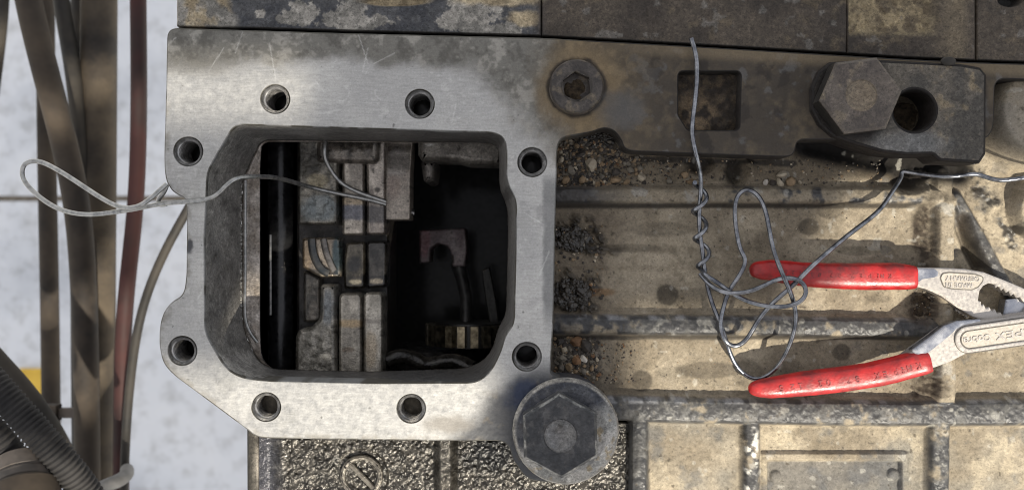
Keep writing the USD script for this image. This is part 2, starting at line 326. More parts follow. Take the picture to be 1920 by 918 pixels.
# added unseen slab frame overhead, above the camera: it keeps most of the gearbox and the floor in shade
M_shade = plain('shade_slab_paint', (0.05, 0.047, 0.043), (0.10, 0.09, 0.08), 0.6, 0, 20)
frame = UsdGeom.Xform.Define(stage, '/World/overhead_shade'); frame.AddTranslateOp().Set(Gf.Vec3d(0.3, -0.6, 0.7)); tag(frame, kind='structure')
HF = 0.70; SH = SUN[:2] / SUN[2]
def shade_part(name, x0, y0, x1, y1, hgt=0.006, z=0.0):   # extent of its shade on the machined face, in photo pixels
    a, b = P(x0, y1, z), P(x1, y0, z); k = HF - z
    q = slab(a[0] + SH[0] * k, b[0] + SH[0] * k, a[1] + SH[1] * k, b[1] + SH[1] * k, HF + hgt, hgt); obj(name, q, M_shade, frame, smooth=False)
shade_part('shade_slab', -900, 250, 1500, 690)
gus = Polygon([P(x, y)[:2] + SH * HF for x, y in ((1500.5, 250), (1740, 250), (1740, 350), (1650, 460), (1550, 690), (1500.5, 690))])
gm = trimesh.creation.extrude_polygon(gus, 0.006, engine='earcut'); gm.apply_translation([0, 0, HF]); obj('shade_wedge', gm, M_shade, frame, smooth=False)
shade_part('shade_slab', -900, -700, 2300, 116)
shade_part('shade_strip', 585, 116.5, 2300, 338, 0.009)
shade_part('shade_block', 935, 690.5, 1240, 930)
shade_part('floor_shade_slab', -700, -120, 1000, 2600, 0.006, ZF)
shade_part('pipe_shade_slab', -900, 800, 285, 1230)

# ------------------------------------------------------------------ gearbox housing
gear_label = 'grey cast iron gearbox housing with machined flange round an open rectangular window'
box = thing('gearbox_housing', gear_label, 'gearbox')
OUT = [(313, 52), (311, 170), (307, 300), (310, 338), (322, 358), (336, 367), (347, 372), (350, 400), (350, 440), (349, 518), (344, 552), (320, 566), (306, 585), (299, 610),
       (298, 648), (305, 680), (324, 702), (392, 752), (462, 804), (476, 815), (490, 821), (759, 825), (945, 826), (956, 840), (962, 862), (990, 900), (1040, 905), (1110, 880), (1060, 712),
       (1033, 702), (1033, 685), (1038, 596), (1041, 440), (1044, 320), (1045, 275), (1053, 258), (1081, 253), (1111, 248), (1131, 240), (1150, 244), (1164, 261), (1169, 277), (1182, 284),
       (1480, 295), (1491, 286), (1495, 262), (1530, 262), (1850, 262), (1864, 240), (1866, 148), (1990, 152), (1990, 122), (1830, 117), (1700, 111), (1320, 88), (1015, 71), (640, 62)]
HOLE = [(440, 234), (925, 249), (942, 257), (949, 273), (949, 341), (967, 373), (967, 440), (963, 607), (947, 627), (938, 659), (919, 697), (893, 716),
        (700, 717), (509, 713), (457, 708), (426, 692), (405, 659), (385, 622), (384, 440), (387, 381), (389, 326), (398, 306)]
HOLES = [(516, 186), (787, 195), (353, 284), (998, 304), (342, 657), (988, 668), (499, 762), (771, 765)]
outline = Polygon(densify([OUT], 20)[0]).buffer(0)
pocket = rounded([(1272, 134), (1385, 134), (1389, 140), (1386, 244), (1290, 244), (1272, 215)], 9)
flange_poly = outline.difference(circ(1713, 208, 39)).difference(Polygon(densify([HOLE])[0])).difference(pocket)
for x, y in HOLES: flange_poly = flange_poly.difference(circ(x, y, 26))
SCR = [[(x, y), (x + dx, y + dy)] for x, y, dx, dy in ((490, 205, 12, 60), (505, 80, 12, 70), (672, 65, 18, 55), (690, 90, -10, 45), (330, 70, -25, 25), (455, 60, -14, 40), (855, 195, -8, 36), (420, 90, -30, 45),
                                                        (870, 720, -60, 22), (1010, 520, 20, -50), (560, 130, 60, 12), (590, 150, 20, 25), (700, 120, 40, -20), (985, 400, 40, 24), (370, 560, 20, -36), (640, 205, -50, 10))]
def paint_flange(px, py):
    f1, f2, f3, f4 = fb(px, py, 60, 1, 5), fb(px, py, 16, 2, 4), fb(px, py, 150, 3, 4), fb(px, py, 6, 5, 3)
    col = np.tile([0.32, 0.315, 0.303], (len(px), 1)); mt = np.full(len(px), 0.72); rg = np.full(len(px), 0.47)
    def over(c, t, m=None, r=None):
        nonlocal col, mt, rg
        col = lerp(col, c, t)
        if m is not None: mt = mt * (1 - t) + m * t
        if r is not None: rg = rg * (1 - t) + r * t
    over((0.42, 0.41, 0.385), sstep(0.45, 0.7, f3) * 0.7)
    over((0.25, 0.245, 0.23), sstep(0.50, 0.66, f1 * 0.6 + f2 * 0.4) * 0.40); over((0.50, 0.49, 0.465), sstep(0.56, 0.68, f4 * 0.5 + f2 * 0.5) * 0.35)
    # tarnished, mottled upper band
    yb = 118 + np.where(px > 700, (px - 700) * 0.02, 0) + (f1 - 0.5) * 70 - 14 * sstep(560, 330, px)
    top = sstep(16, -16, py - yb)
    diag = (px - 800) * 0.60 - (py - 120) * 0.62 + (f1 - 0.5) * 90    # tarnish creeping in from the upper right
    tr = sstep(10, 70, diag) * sstep(330, 270, py)
    dirt = np.maximum(top, tr)
    m1, m2 = fb(px, py, 30, 14, 6), fb(px, py, 11, 15, 4)
    over((0.125, 0.118, 0.102), dirt * 0.9, 0.3, 0.65)
    over((0.28, 0.265, 0.235), dirt * sstep(0.50, 0.58, m1 * 0.5 + m2 * 0.5) * 0.7, 0.45, 0.55)
    over((0.062, 0.058, 0.05), dirt * sstep(0.47, 0.60, fb(px, py, 26, 8, 6) * 0.5 + f4 * 0.3 + m2 * 0.2) * 0.65, 0.2, 0.65)
    over((0.075, 0.07, 0.06), tr * (1 - top) * sstep(60, 150, diag) * 0.6, 0.2, 0.65)
    over((0.085, 0.08, 0.07), blob(px, py, 370, 118, 90, 22, 0.6, 0.4, 16) * 0.6, 0.25, 0.6)
    # dusty brown towards the socket bolt and the dark plate
    br = sstep(985, 1090, px + (f1 - 0.5) * 100 - (py - 160) * 0.1) * sstep(330, 280, py)
    over((0.075, 0.058, 0.038), br * 0.95, 0.05, 0.8)
    over((0.17, 0.13, 0.08), br * sstep(0.45, 0.65, f2) * 0.7, 0.0, 0.9)
    ring = blob(px, py, 1085, 165, 78, 78, 0.25, 0.2, 4)
    over((0.21, 0.155, 0.09), ring * 0.6, 0.0, 0.9)
    dk = sstep(1120, 1260, px + (f3 - 0.5) * 160)
    over((0.040, 0.033, 0.026), dk * 0.93, 0.1, 0.66)
    over((0.095, 0.075, 0.05), dk * sstep(0.50, 0.66, f1 * 0.6 + f2 * 0.4) * 0.65, 0.0, 0.85)
    over((0.10, 0.10, 0.10), dk * sstep(0.58, 0.64, fb(px, py, 24, 17, 6)) * 0.45, 0.2, 0.6)
    over((0.016, 0.013, 0.011), dk * sstep(0.60, 0.66, fb(px, py, 30, 18, 6)) * 0.6, 0.1, 0.6)
    over((0.16, 0.125, 0.08), sstep(1080, 1300, px) * sstep(26, 6, py - (75 + (px - 1015) * 0.058)) * 0.6, 0, 0.9)
    db = np.hypot(px - 1081, py - 164); over((0.016, 0.013, 0.011), sstep(60, 53, db + (f2 - .5) * 12) * 0.9, 0.1, 0.6)
    sm = blob(px, py, 1165, 205, 40, 34, 0.5, 0.4, 6); over((0.07, 0.068, 0.066), sm * 0.8, 0.2, 0.45)
    # oil-dark corner by the flanged bolt
    e = (px - 850) * 0.52 + (py - 770) * 0.55 + (f1 - 0.5) * 50
    dkc = sstep(6, 40, e) * sstep(660, 715, py)
    over((0.045, 0.046, 0.05), dkc * 0.92, 0.15, 0.5)
    over((0.13, 0.11, 0.085), dkc * sstep(0.58, 0.68, f2) * 0.5)
    over((0.016, 0.024, 0.050), blob(px, py, 1000, 742, 48, 30, 0.4, 0.6, 27) * 0.85, 0.2, 0.35)
    smu = blob(px, py, 838, 795, 42, 16, 0.5, 0.4, 9); over((0.16, 0.145, 0.125), smu * 0.7, 0.4, 0.6)
    # worn strip down the right-hand edge
    er = sstep(1014, 1022, px + (f2 - 0.5) * 12) * sstep(318, 350, py) * sstep(640, 560, py)
    over((0.13, 0.13, 0.128), er * 0.75, 0.5, 0.5)
    gr = sstep(0.56, 0.68, fb(px, py, 20, 12)) * sstep(965, 985, px) * sstep(330, 380, py) * sstep(620, 520, py); over((0.22, 0.215, 0.21), gr * 0.6)
    ll = sstep(360, 330, px) * sstep(0.5, 0.68, f2) * sstep(540, 600, py); over((0.20, 0.195, 0.185), ll * 0.4)
    edg = sstep(14, 3, segdist(px, py, [(310, 200), (308, 330), (336, 367), (350, 400), (350, 520), (320, 566), (299, 610), (300, 670), (324, 702), (462, 804), (490, 821), (760, 825), (900, 826)])) * sstep(0.4, 0.62, f2)
    over((0.17, 0.155, 0.13), edg * 0.55, 0.4, 0.6)
    bk = blob(px, py, 354, 462, 9, 13, 0.3, 0.5, 3); over((0.03, 0.03, 0.035), bk * 0.9, 0, 0.5)
    # pits, specks, scratches
    over((0.05, 0.048, 0.045), sstep(0.80, 0.84, fb(px, py, 9, 21, 2)) * 0.7, 0.1, 0.6)
    for i, s in enumerate(SCR):
        over((0.62, 0.61, 0.58), sstep(1.6, 0.3, segdist(px, py, s)) * 0.28 * sstep(0.35, 0.6, f2 + 0.1), 0.8, 0.35)
    for (x, y, r) in ((582, 165, 16), (640, 175, 14), (718, 172, 15), (837, 760, 17)):
        d = np.abs(np.hypot(px - x, py - y) - r); over((0.52, 0.51, 0.49), sstep(2, 0.4, d) * 0.35 * sstep(0.4, 0.6, f2))
    for x, y in HOLES:                                         # bright counter-sunk rims
        d = np.hypot(px - x, py - y); over((0.5, 0.49, 0.47), sstep(32, 26, d) * 0.25 * (1 - dirt))
    return np.clip(col, 0.004, 1), mt, rg
def relief_flange(px, py):
    h = (fb(px, py, 12, 31, 4) - 0.5) * 0.00035 * sstep(1000, 1120, px) * sstep(330, 290, py)
    h += (fb(px, py, 10, 32, 4) - 0.5) * 0.00004
    e = (px - 850) * 0.52 + (py - 770) * 0.55
    h += (fb(px, py, 8, 33, 4) - 0.4) * 0.0006 * sstep(20, 60, e) * sstep(660, 720, py)
    return h
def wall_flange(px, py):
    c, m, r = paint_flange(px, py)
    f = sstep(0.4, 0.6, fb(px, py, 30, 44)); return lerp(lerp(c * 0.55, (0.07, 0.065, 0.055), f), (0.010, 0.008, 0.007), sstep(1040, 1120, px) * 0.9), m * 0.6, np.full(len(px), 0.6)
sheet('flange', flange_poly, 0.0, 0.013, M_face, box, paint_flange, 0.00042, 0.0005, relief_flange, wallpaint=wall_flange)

# threaded holes: countersink and helical thread
def thread_mesh(cx, cy, r0, depth=0.020, pitch=0.0017):
    n, rows = 40, []
    th = np.linspace(0, 2 * np.pi, n + 1)
    prof = [(r0 * 1.0, 0.0), (r0 * 0.985, -0.0003), (r0 * 0.94, -0.0010)]
    V = []
    for r, z in prof: V.append(np.stack([r * np.cos(th), r * np.sin(th), np.full(n + 1, z)], 1))
    z = -0.0014
    while z > -depth:
        z -= pitch / 5
        ph = ((z / pitch) + th / (2 * np.pi)) % 1.0
        r = r0 * (0.94 - 0.20 * np.abs(2 * ph - 1))
        V.append(np.stack([r * np.cos(th), r * np.sin(th), np.full(n + 1, z)], 1))
    R = len(V); V = np.vstack(V); V[:, 0] += cx; V[:, 1] += cy
    i, j = np.meshgrid(np.arange(R - 1), np.arange(n), indexing='ij'); a = i * (n + 1) + j; b = a + 1; c = a + n + 1; d = c + 1
    F = np.vstack([np.stack([a.ravel(), b.ravel(), d.ravel()], 1), np.stack([a.ravel(), d.ravel(), c.ravel()], 1)])
    return trimesh.Trimesh(V, F, process=False)
for i, (x, y) in enumerate(HOLES):
    c = P(x, y)
    th = obj('threaded_hole', thread_mesh(c[0], c[1], 26 * S, 0.020), M_thread, box, smooth=22)
    fl = trimesh.creation.icosphere(2, 4.6e-3); fl.apply_scale([1, 1, 0.25]); fl.apply_translation([c[0], c[1], -0.0195 if i < 6 else -0.012])
    fl.vertices += (meshkit.fbm(fl.vertices * 900, 3, i)[:, None] - 0.5) * 0.0012
    obj('hole_bottom', fl, M_dark if i not in (6, 7) else M_peb[1], th)
# pocket floor of the square recess in the dark plate
def paint_pocket(px, py):
    f = fb(px, py, 14, 50, 5); t = blob(px, py, 1312, 215, 36, 40, 0.5, 0.4, 51)
    c = lerp(lerp((0.018, 0.013, 0.009), (0.06, 0.044, 0.027), sstep(0.4, 0.65, f)), (0.14, 0.10, 0.06), t * sstep(0.35, 0.6, f) * 0.9); return c, np.zeros(len(px)), np.full(len(px), 0.9)
def relief_pocket(px, py):
    return (fb(px, py, 16, 52, 5) - 0.5) * 0.0030 + 0.0022 * sstep(1352, 1375, px) * fb(px, py, 20, 53) + 0.0020 * blob(px, py, 1306, 225, 30, 26, 0.5, 0.3)
sheet('recess_floor', pocket.buffer(14), -0.0085, 0.003, M_rough, box, paint_pocket, 0.0005, 0.0002, relief_pocket, walls=False, zpx=0.0)

# cavity lining: sloping walls, ledge, dark chamber below
L0 = HOLE
L1 = [(490, 262), (915, 268), (929, 273), (936, 285), (936, 353), (952, 387), (953, 440), (949, 588), (934, 615), (925, 652), (905, 677), (872, 690),
      (700, 696), (515, 692), (488, 680), (472, 656), (460, 626), (454, 600), (453, 440), (453, 381), (455, 338), (462, 322)]
LEDGE = [(492, 266), (912, 268), (929, 273), (936, 285), (936, 353), (952, 387), (953, 440), (949, 588), (934, 615), (925, 652), (905, 677), (872, 690),
         (700, 696), (515, 692), (501, 684), (492, 672), (488, 655), (487, 610), (487, 440), (487, 381), (487, 330), (488, 290)]
def loft(loops3, steps=8):
    rows = []
    for A, B in zip(loops3[:-1], loops3[1:]):
        for s in range(steps): rows.append(A + (B - A) * s / steps)
    rows.append(loops3[-1])
    n = len(rows[0]); V = np.vstack(rows); R = len(rows)
    i, j = np.meshgrid(np.arange(R - 1), np.arange(n), indexing='ij'); a = i * n + j; b = i * n + (j + 1) % n; c = a + n; d = b + n
    F = np.vstack([np.stack([a.ravel(), b.ravel(), d.ravel()], 1), np.stack([a.ravel(), d.ravel(), c.ravel()], 1)])
    return V, F
def w3(pts, z): p = PX(pts, z); return np.column_stack([p, np.full(len(p), z)])
d0, d1, d2 = densify([L0, L1, LEDGE])
def lining(loops, steps, name, mat, paintf, label=None):
    V, F = loft(loops, steps)
    px, py = 960 + V[:, 0] / (S * (D - V[:, 2]) / D), 459 - V[:, 1] / (S * (D - V[:, 2]) / D)
    c, m, r = paintf(px, py, V[:, 2])
    nz = (meshkit.fbm(V * 700, 3, 5) - 0.5)
    N = vnormals(V, F); V = V + N * nz[:, None] * 0.0003 * (V[:, 2:3] > -0.06)
    put(name, V, F, mat, box, vnormals(V, F), dict(Cd=c, mt=m, rg=r), label)
def paint_slope(px, py, z):
    f = fb(px, py + z * 3000, 40, 61, 5); g = fb(px, py, 14, 62, 4)
    c = lerp((0.20, 0.19, 0.175), (0.30, 0.285, 0.26), sstep(0.4, 0.65, f))
    c = lerp(c, (0.07, 0.066, 0.06), sstep(0.60, 0.72, g) * 0.6)
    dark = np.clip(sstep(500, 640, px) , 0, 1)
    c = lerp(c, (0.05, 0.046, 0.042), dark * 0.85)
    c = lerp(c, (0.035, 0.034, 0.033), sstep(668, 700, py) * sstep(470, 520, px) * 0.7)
    return c, 0.55 - 0.35 * dark, np.full(len(px), 0.5)
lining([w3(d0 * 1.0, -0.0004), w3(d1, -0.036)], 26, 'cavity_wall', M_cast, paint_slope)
def paint_ledge(px, py, z):
    f = fb(px, py, 18, 63, 4); c = lerp((0.17, 0.145, 0.12), (0.30, 0.27, 0.24), sstep(0.4, 0.65, f))
    c = lerp(c, (0.05, 0.04, 0.03), sstep(640, 676, py) * 0.7)
    return c, np.full(len(px), 0.5), np.full(len(px), 0.4)
e1 = d1 + (d2 - d1) * 0.10; e2 = d1 + (d2 - d1) * 0.16
lining([w3(d1, -0.036), w3(e1, -0.0348), w3(e2, -0.0385), w3(d2, -0.0390), w3(d2 + [0.4, 0], -0.0405)], 3, 'ledge', M_cast, paint_ledge)
obj('ledge_edge', tube(path([(460, 338, -35.2), (459.5, 420, -35.2), (459.5, 520, -35.2), (459.5, 592, -35.2), (464, 612, -35.4), (472, 628, -35.8), (482, 641, -36.5)], 0.001), 0.0007, 10), M_wire, box)
R_b = random.Random(5); bead = []; M_mark0 = plain('bead_steel', (0.10, 0.095, 0.085), (0.26, 0.25, 0.23), 0.4, 0.6, 400)
for y in np.arange(345, 604, 2.6):
    q = trimesh.creation.icosphere(1, R_b.uniform(0.0004, 0.0008)); q.apply_translation(P(450.5 + R_b.uniform(-2, 2) - 4 * max(0, (y - 560) / 40) * 0, y, -0.0352)); bead.append(q)
obj('weld_bead', cat(*bead), M_mark0, box)
d3 = np.array([[960 + (x - 960 + 260) * 1.0 - 260, y] for x, y in d2])
cen = np.array([700, 478]); d4 = cen + (d2 - cen) * 1.35; d4[:, 0] = np.where(d2[:, 0] < 600, d2[:, 0] + (-14), d4[:, 0])
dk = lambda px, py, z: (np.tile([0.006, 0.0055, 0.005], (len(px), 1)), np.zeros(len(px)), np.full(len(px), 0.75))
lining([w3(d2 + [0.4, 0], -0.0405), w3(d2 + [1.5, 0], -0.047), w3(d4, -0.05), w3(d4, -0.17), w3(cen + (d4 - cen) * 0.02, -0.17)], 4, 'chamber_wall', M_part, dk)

# outer casing under the flange, lower left: sand-cast wall, rib, corner
ZW = -0.024
def paint_sand(px, py):
    f, g = fb(px, py, 9, 71, 3), fb(px, py, 70, 72, 4)
    c = lerp((0.018, 0.016, 0.013), (0.062, 0.056, 0.047), sstep(0.40, 0.62, f)); c = lerp(c, (0.035, 0.03, 0.022), sstep(0.5, 0.7, g) * 0.6)
    tar = blob(px, py, 925, 846, 60, 32, 0.5, 0.4, 73); c = lerp(c, (0.008, 0.008, 0.008), tar * 0.9)
    edge = sstep(540, 505, px); c = lerp(c, (0.05, 0.05, 0.058), edge * 0.8)
    return c, np.full(len(px), 0.45), np.full(len(px), 0.2)
def relief_sand(px, py):
    amp = 0.00062 * sstep(505, 545, px) + 0.0002
    amp = amp * (1 - 0.75 * sstep(14, 6, np.abs(px - 836)))
    h = (np.clip(fb(px, py, 5.0, 74, 2) * 2 - 0.6, 0, 1) ** 0.7 - 0.5) * amp
    h += 0.0050 * sstep(24, 8, np.abs(px - 836))                    # rib
    h += 0.0045 * sstep(535, 505, px)
    d = np.hypot(px - 678, py - 891)
    h += 0.0013 * sstep(5, 2, np.abs(d - 35)) - 0.0005 * sstep(7, 4, np.abs(d - 44)) - 0.0004 * sstep(27, 24, d)
    return h
sheet('sand_cast_wall', Polygon([(487, 790), (1195, 790), (1195, 980), (487, 980)]), ZW, 0.10, M_rough, box, paint_sand, 0.00036, 0.001, relief_sand)
ring = [P(678 + 35 * math.cos(a), 891 + 35 * math.sin(a), ZW)[:2] for a in np.linspace(0, 2 * math.pi, 40, endpoint=False)]
bar = tube([P(656, 868, ZW + 0.0003), P(678, 891, ZW + 0.0008), P(700, 914, ZW + 0.0003)], 0.0011, 8)
tor = tube(np.array([[*q, ZW + 0.0004] for q in ring + ring[:2]]), 0.0011, 8, False)
M_mark = plain('cast_mark', (0.08, 0.07, 0.058), (0.16, 0.145, 0.12), 0.34, 0.45, 500, 0.0006, 0.7)
obj('foundry_mark', cat(bar, tor), M_mark, box)
cor = lambda px, py: (lerp((0.03, 0.027, 0.022), (0.20, 0.18, 0.15), sstep(0.35, 0.6, fb(px, py, 30, 75)) * sstep(470, 484, px)), np.full(len(px), 0.3), np.full(len(px), 0.5))
sheet('casing_corner', rounded([(462, 795), (486, 800), (486.5, 985), (463, 985)], 3), -0.019, 0.11, M_cast, box, cor, 0.0007, 0.0012)

# ribbed casing on the right: one relief, cut into ribs and bay floors
ZR = -0.021
gx = np.arange(1018, 1990, 1.75); gy = np.arange(96, 985, 1.75)
GX, GY = np.meshgrid(gx, gy); X, Y = GX.ravel(), GY.ravel()
RIBS = [  # name, polyline (photo pixels at rib height), half width, height mm, dusty share
    ([(1046, 366), (1300, 366), (1500, 366), (1752, 368)], 15, 5.6, 0.55),
    ([(1044, 607), (1300, 610), (1500, 612), (1738, 616)], 17, 5.6, 0.22),
    ([(1140, 765), (1300, 769), (1500, 772), (1700, 774), (1990, 772)], 22, 5.8, 0.18),
    ([(1768, 330), (1768, 480), (1766, 600), (1772, 680), (1770, 775)], 17, 4.9, 0.75),
    ([(1790, 372), (1830, 440), (1862, 500), (1890, 545)], 13, 5.2, 0.10),
    ([(1197, 775), (1197, 990)], 17, 5.8, 0.05),
    ([(1409, 775), (1409, 990)], 14, 4.6, 0.25),
    ([(1762, 775), (1758, 990)], 18, 4.9, 0.25)]
warp = (fb(X, Y, 45, 80, 3) - 0.5) * 7
ribh = np.zeros(len(X)); ribid = np.full(len(X), -1); ribm = np.zeros(len(X)); dusty = np.zeros(len(X))
for i, (pl, hw, H, du) in enumerate(RIBS):
    d = segdist(X, Y, pl) + warp * 0.5
    flank = 9.0
    t = 1 - sstep(hw - 5, hw + flank, d)
    h = H * t - 0.8 * np.clip(d / hw, 0, 1) ** 2 * t
    ribid = np.where((h > ribh) & (d < hw + 4), i, ribid)
    tt = sstep(hw + 5, hw - 1, d); dusty = np.where(tt > ribm, du, dusty); ribm = np.maximum(ribm, tt)
    ribh = np.maximum(ribh, h)
base = np.zeros(len(X))
base += 1.6 * sstep(24, 9, np.abs(Y - 485 + warp)) * sstep(1760, 1735, X)          # low ridge in the wide bay
base += 1.2 * sstep(350, 330, Y) * sstep(1700, 1660, X)                           # dirt shelf under the plate
base += 3.4 * sstep(1712, 1752, X + warp) * sstep(1800, 1775, X) * sstep(355, 385, Y) * sstep(760, 740, Y) * 0.8
base += 1.5 * sstep(8, 0, np.abs(Y - 541)) * 0
base += 1.8 * sstep(846, 852, Y) * sstep(1425, 1432, X) * sstep(1712, 1700, X) - 2.6 * sstep(862, 867, Y) * sstep(1438, 1444, X) * sstep(1694, 1688, X)
rv = np.hypot(X - 1680, Y - 893); base += 1.6 * np.sqrt(np.clip(1 - (rv / 12) ** 2, 0, 1))
rv2 = np.hypot(X - 1458, Y - 895); base += 1.2 * np.sqrt(np.clip(1 - (rv2 / 11) ** 2, 0, 1))
boss = sstep(1.15, 0.8, np.hypot((X - 1925) / 92, (Y - 215) / 100)); base += 17 * boss
boss2 = sstep(1.15, 0.85, np.hypot((X - 1940) / 48, (Y - 392) / 52)); base += 8 * boss2
slope = sstep(1800, 1990, X) * sstep(560, 330, Y); base += 6 * slope
base -= 3 * sstep(0, 1, 1 - segdist(X, Y, [(1520, 272), (1640, 300), (1800, 322)]) / 22)          # dark groove below the clamp plate
base -= 4.0 * blob(X, Y, 1313, 306, 22, 17, 0.4, 0.3, 81) + 3.5 * blob(X, Y, 1382, 322, 20, 24, 0.4, 0.3, 82) + 4.5 * blob(X, Y, 1705, 338, 30, 22, 0.4, 0.3, 83)
base += 3.0 * blob(X, Y, 1400, 325, 16, 22, 0.5, 0.4, 84) + 3 * blob(X, Y, 1728, 334, 20, 18, 0.5, 0.3)
base -= 4 * sstep(0, 1, 1 - segdist(X, Y, [(1803, 410), (1822, 470), (1838, 500)]) / 16)           # wedge pocket by the slanting rib
base -= 9 * sstep(14, 5, np.abs(X - 1170)) * sstep(785, 800, Y)                                    # black slot beside the bolt
tarm = blob(X, Y, 1082, 443, 48, 30, 0.4, 0.8, 85) + blob(X, Y, 1076, 553, 56, 36, 0.4, 0.8, 86) + 0.6 * blob(X, Y, 1130, 470, 40, 8, 0.5, 0.7, 87)
tarm = np.clip(tarm, 0, 1) * sstep(0.40, 0.52, fb(X, Y, 12, 88, 4))
rough_n = fb(X, Y, 9, 90, 4) - 0.5
mud = np.clip(blob(X, Y, 1733, 440, 18, 60, 0.4, 0.4, 91) + blob(X, Y, 1728, 575, 26, 34, 0.4, 0.4, 92) + blob(X, Y, 1735, 722, 30, 26, 0.5, 0.4, 93), 0, 1)
tar2 = np.clip(sstep(1, 0.3, segdist(X, Y, [(1830, 330), (1855, 370), (1890, 410), (1905, 450)]) / 26 + (fb(X, Y, 14, 94) - 0.5) * 1.6), 0, 1)
Z = base + ribh + rough_n * (0.7 + 1.4 * mud + 0.5 * ribm + 1.2 * tar2) + (fb(X, Y, 60, 95, 4) - 0.5) * 1.4 + tarm * (1.2 + 3 * fb(X, Y, 8, 96, 3))
Zm = ZR + (-2.6 + Z) * 0.001
f1, f2, f3, f4 = fb(X, Y, 70, 101, 5), fb(X, Y, 18, 102, 4), fb(X, Y, 170, 103, 4), fb(X, Y, 7, 104, 3)
col = lerp((0.19, 0.153, 0.102), (0.31, 0.258, 0.178), sstep(0.38, 0.66, f1)); mt = np.zeros(len(X)); rg = np.full(len(X), 0.85)
def over(c, t, r=None):
    global col, rg
    t = np.clip(t, 0, 1); col = lerp(col, c, t)
    if r is not None: rg = rg * (1 - t) + r * t
over((0.15, 0.118, 0.075), sstep(0.52, 0.68, f2) * 0.45)
over((0.105, 0.08, 0.053), sstep(1290, 1060, X + (f3 - 0.5) * 200) * 0.72)                   # browner next to the flange
over((0.12, 0.09, 0.055), sstep(352, 330, Y + (f1 - 0.5) * 30) * 0.75 * sstep(1780, 1720, X))
over((0.17, 0.16, 0.135), sstep(0.52, 0.7, f3) * sstep(780, 800, Y) * 0.75)                # greyer lower bays
over((0.36, 0.30, 0.20), sstep(0.55, 0.68, fb(X, Y, 40, 105)) * sstep(780, 810, Y) * 0.6)
over((0.09, 0.09, 0.088), sstep(0.56, 0.68, fb(X, Y, 45, 106)) * sstep(790, 810, Y) * 0.65)
over((0.085, 0.086, 0.088), sstep(1438, 1446, X) * sstep(1700, 1690, X) * sstep(864, 870, Y) * 0.7 * sstep(0.35, 0.5, f1 + 0.1))
for (x, y, rx, ry, s) in ((1253, 553, 21, 20, .95), (1205, 715, 20, 20, .9), (1582, 661, 18, 16, .8), (1520, 425, 20, 16, .75), (1368, 560, 12, 10, .4), (1330, 695, 60, 16, .6), (1405, 700, 30, 26, .5), (1560, 395, 26, 14, .5),
                          (1500, 590, 30, 10, .3), (1610, 470, 40, 9, .4), (1180, 465, 60, 8, .4), (1310, 560, 60, 20, .3), (1640, 700, 50, 20, .35), (1560, 620, 14, 10, .5), (1480, 690, 30, 14, .4), (1240, 430, 60, 14, .3), (1420, 450, 40, 20, .25), (1745, 610, 12, 30, .3), (1650, 560, 22, 8, .4), (1270, 700, 40, 12, .3)):
    over((0.062, 0.05, 0.034), blob(X, Y, x, y, rx, ry, 0.16, 0.12, int(x)) * s)
over((0.11, 0.102, 0.09), sstep(0.6, 0.68, fb(X, Y, 26, 107, 4)) * sstep(1500, 1700, X) * 0.6)
over((0.085, 0.07, 0.052), sstep(1131, 1124, X + (f4 - .5) * 6) * sstep(630, 640, Y) * 0.85); over((0.10, 0.08, 0.055), sstep(1230, 1150, X + (f2 - .5) * 60) * sstep(700, 720, Y + (f2 - .5) * 24) * sstep(748, 740, Y) * 0.7)
# ribs: dark paint under patchy dust, chips
rp = ribm; patch = sstep(-0.05, 0.05, f2 * 0.6 + f1 * 0.5 - (0.72 - 0.42 * dusty))
over((0.036, 0.037, 0.040), rp * 0.95, 0.42); over((0.10, 0.095, 0.085), rp * sstep(0.48, 0.6, f2) * 0.6, 0.6); over((0.24, 0.195, 0.13), rp * patch * 0.9, 0.8)
over((0.30, 0.285, 0.25), rp * sstep(0.62, 0.68, fb(X, Y, 30, 108, 5)) * 0.6 * sstep(0, 0.2, dusty - 0.06), 0.7)
over((0.32, 0.32, 0.33), rp * sstep(0.50, 0.62, fb(X, Y, 26, 118, 4)) * np.clip(sstep(9, 3, np.abs(Y - 592)) + sstep(10, 3, np.abs(Y - 747)) , 0, 1) * 0.5, 0.5)  # bluish sky highlight painted along the upper edges of two ribs
over((0.024, 0.024, 0.027), rp * sstep(1240, 1090, X + (f1 - .5) * 120) * sstep(520, 420, Y) * 0.9, 0.4); over((0.03, 0.03, 0.033), rp * sstep(1120, 1050, X) * sstep(520, 560, Y) * sstep(700, 680, Y) * 0.6, 0.4)
over((0.035, 0.034, 0.033), sstep(1225, 1150, X) * sstep(760, 800, Y) * 0.85, 0.25)
over((0.5, 0.48, 0.42), rp * sstep(1392, 1400, X) * sstep(1425, 1415, X) * sstep(0.55, 0.6, fb(X, Y, 20, 109)) * sstep(800, 815, Y), 0.8)
over((0.24, 0.20, 0.135), boss * 0.6); over((0.15, 0.14, 0.125), boss * sstep(0.45, 0.6, f1) * 0.7, 0.7)
over((0.34, 0.32, 0.28), boss2 * 0.6 * sstep(0.4, 0.55, f2))
over((0.35, 0.28, 0.175), slope * sstep(0.4, 0.6, f1) * 0.6)
over((0.012, 0.011, 0.010), tar2 * 0.9 * sstep(0.42, 0.55, f2), 0.4)
over((0.05, 0.037, 0.025), mud * (0.6 + 0.5 * sstep(0.4, 0.6, f4)), 0.95)
over((0.012, 0.010, 0.008), tarm * 0.93, 0.4)
over((0.16, 0.085, 0.03), blob(X, Y, 1125, 548, 38, 7, 0.4, 0.6, 110) * 0.7)
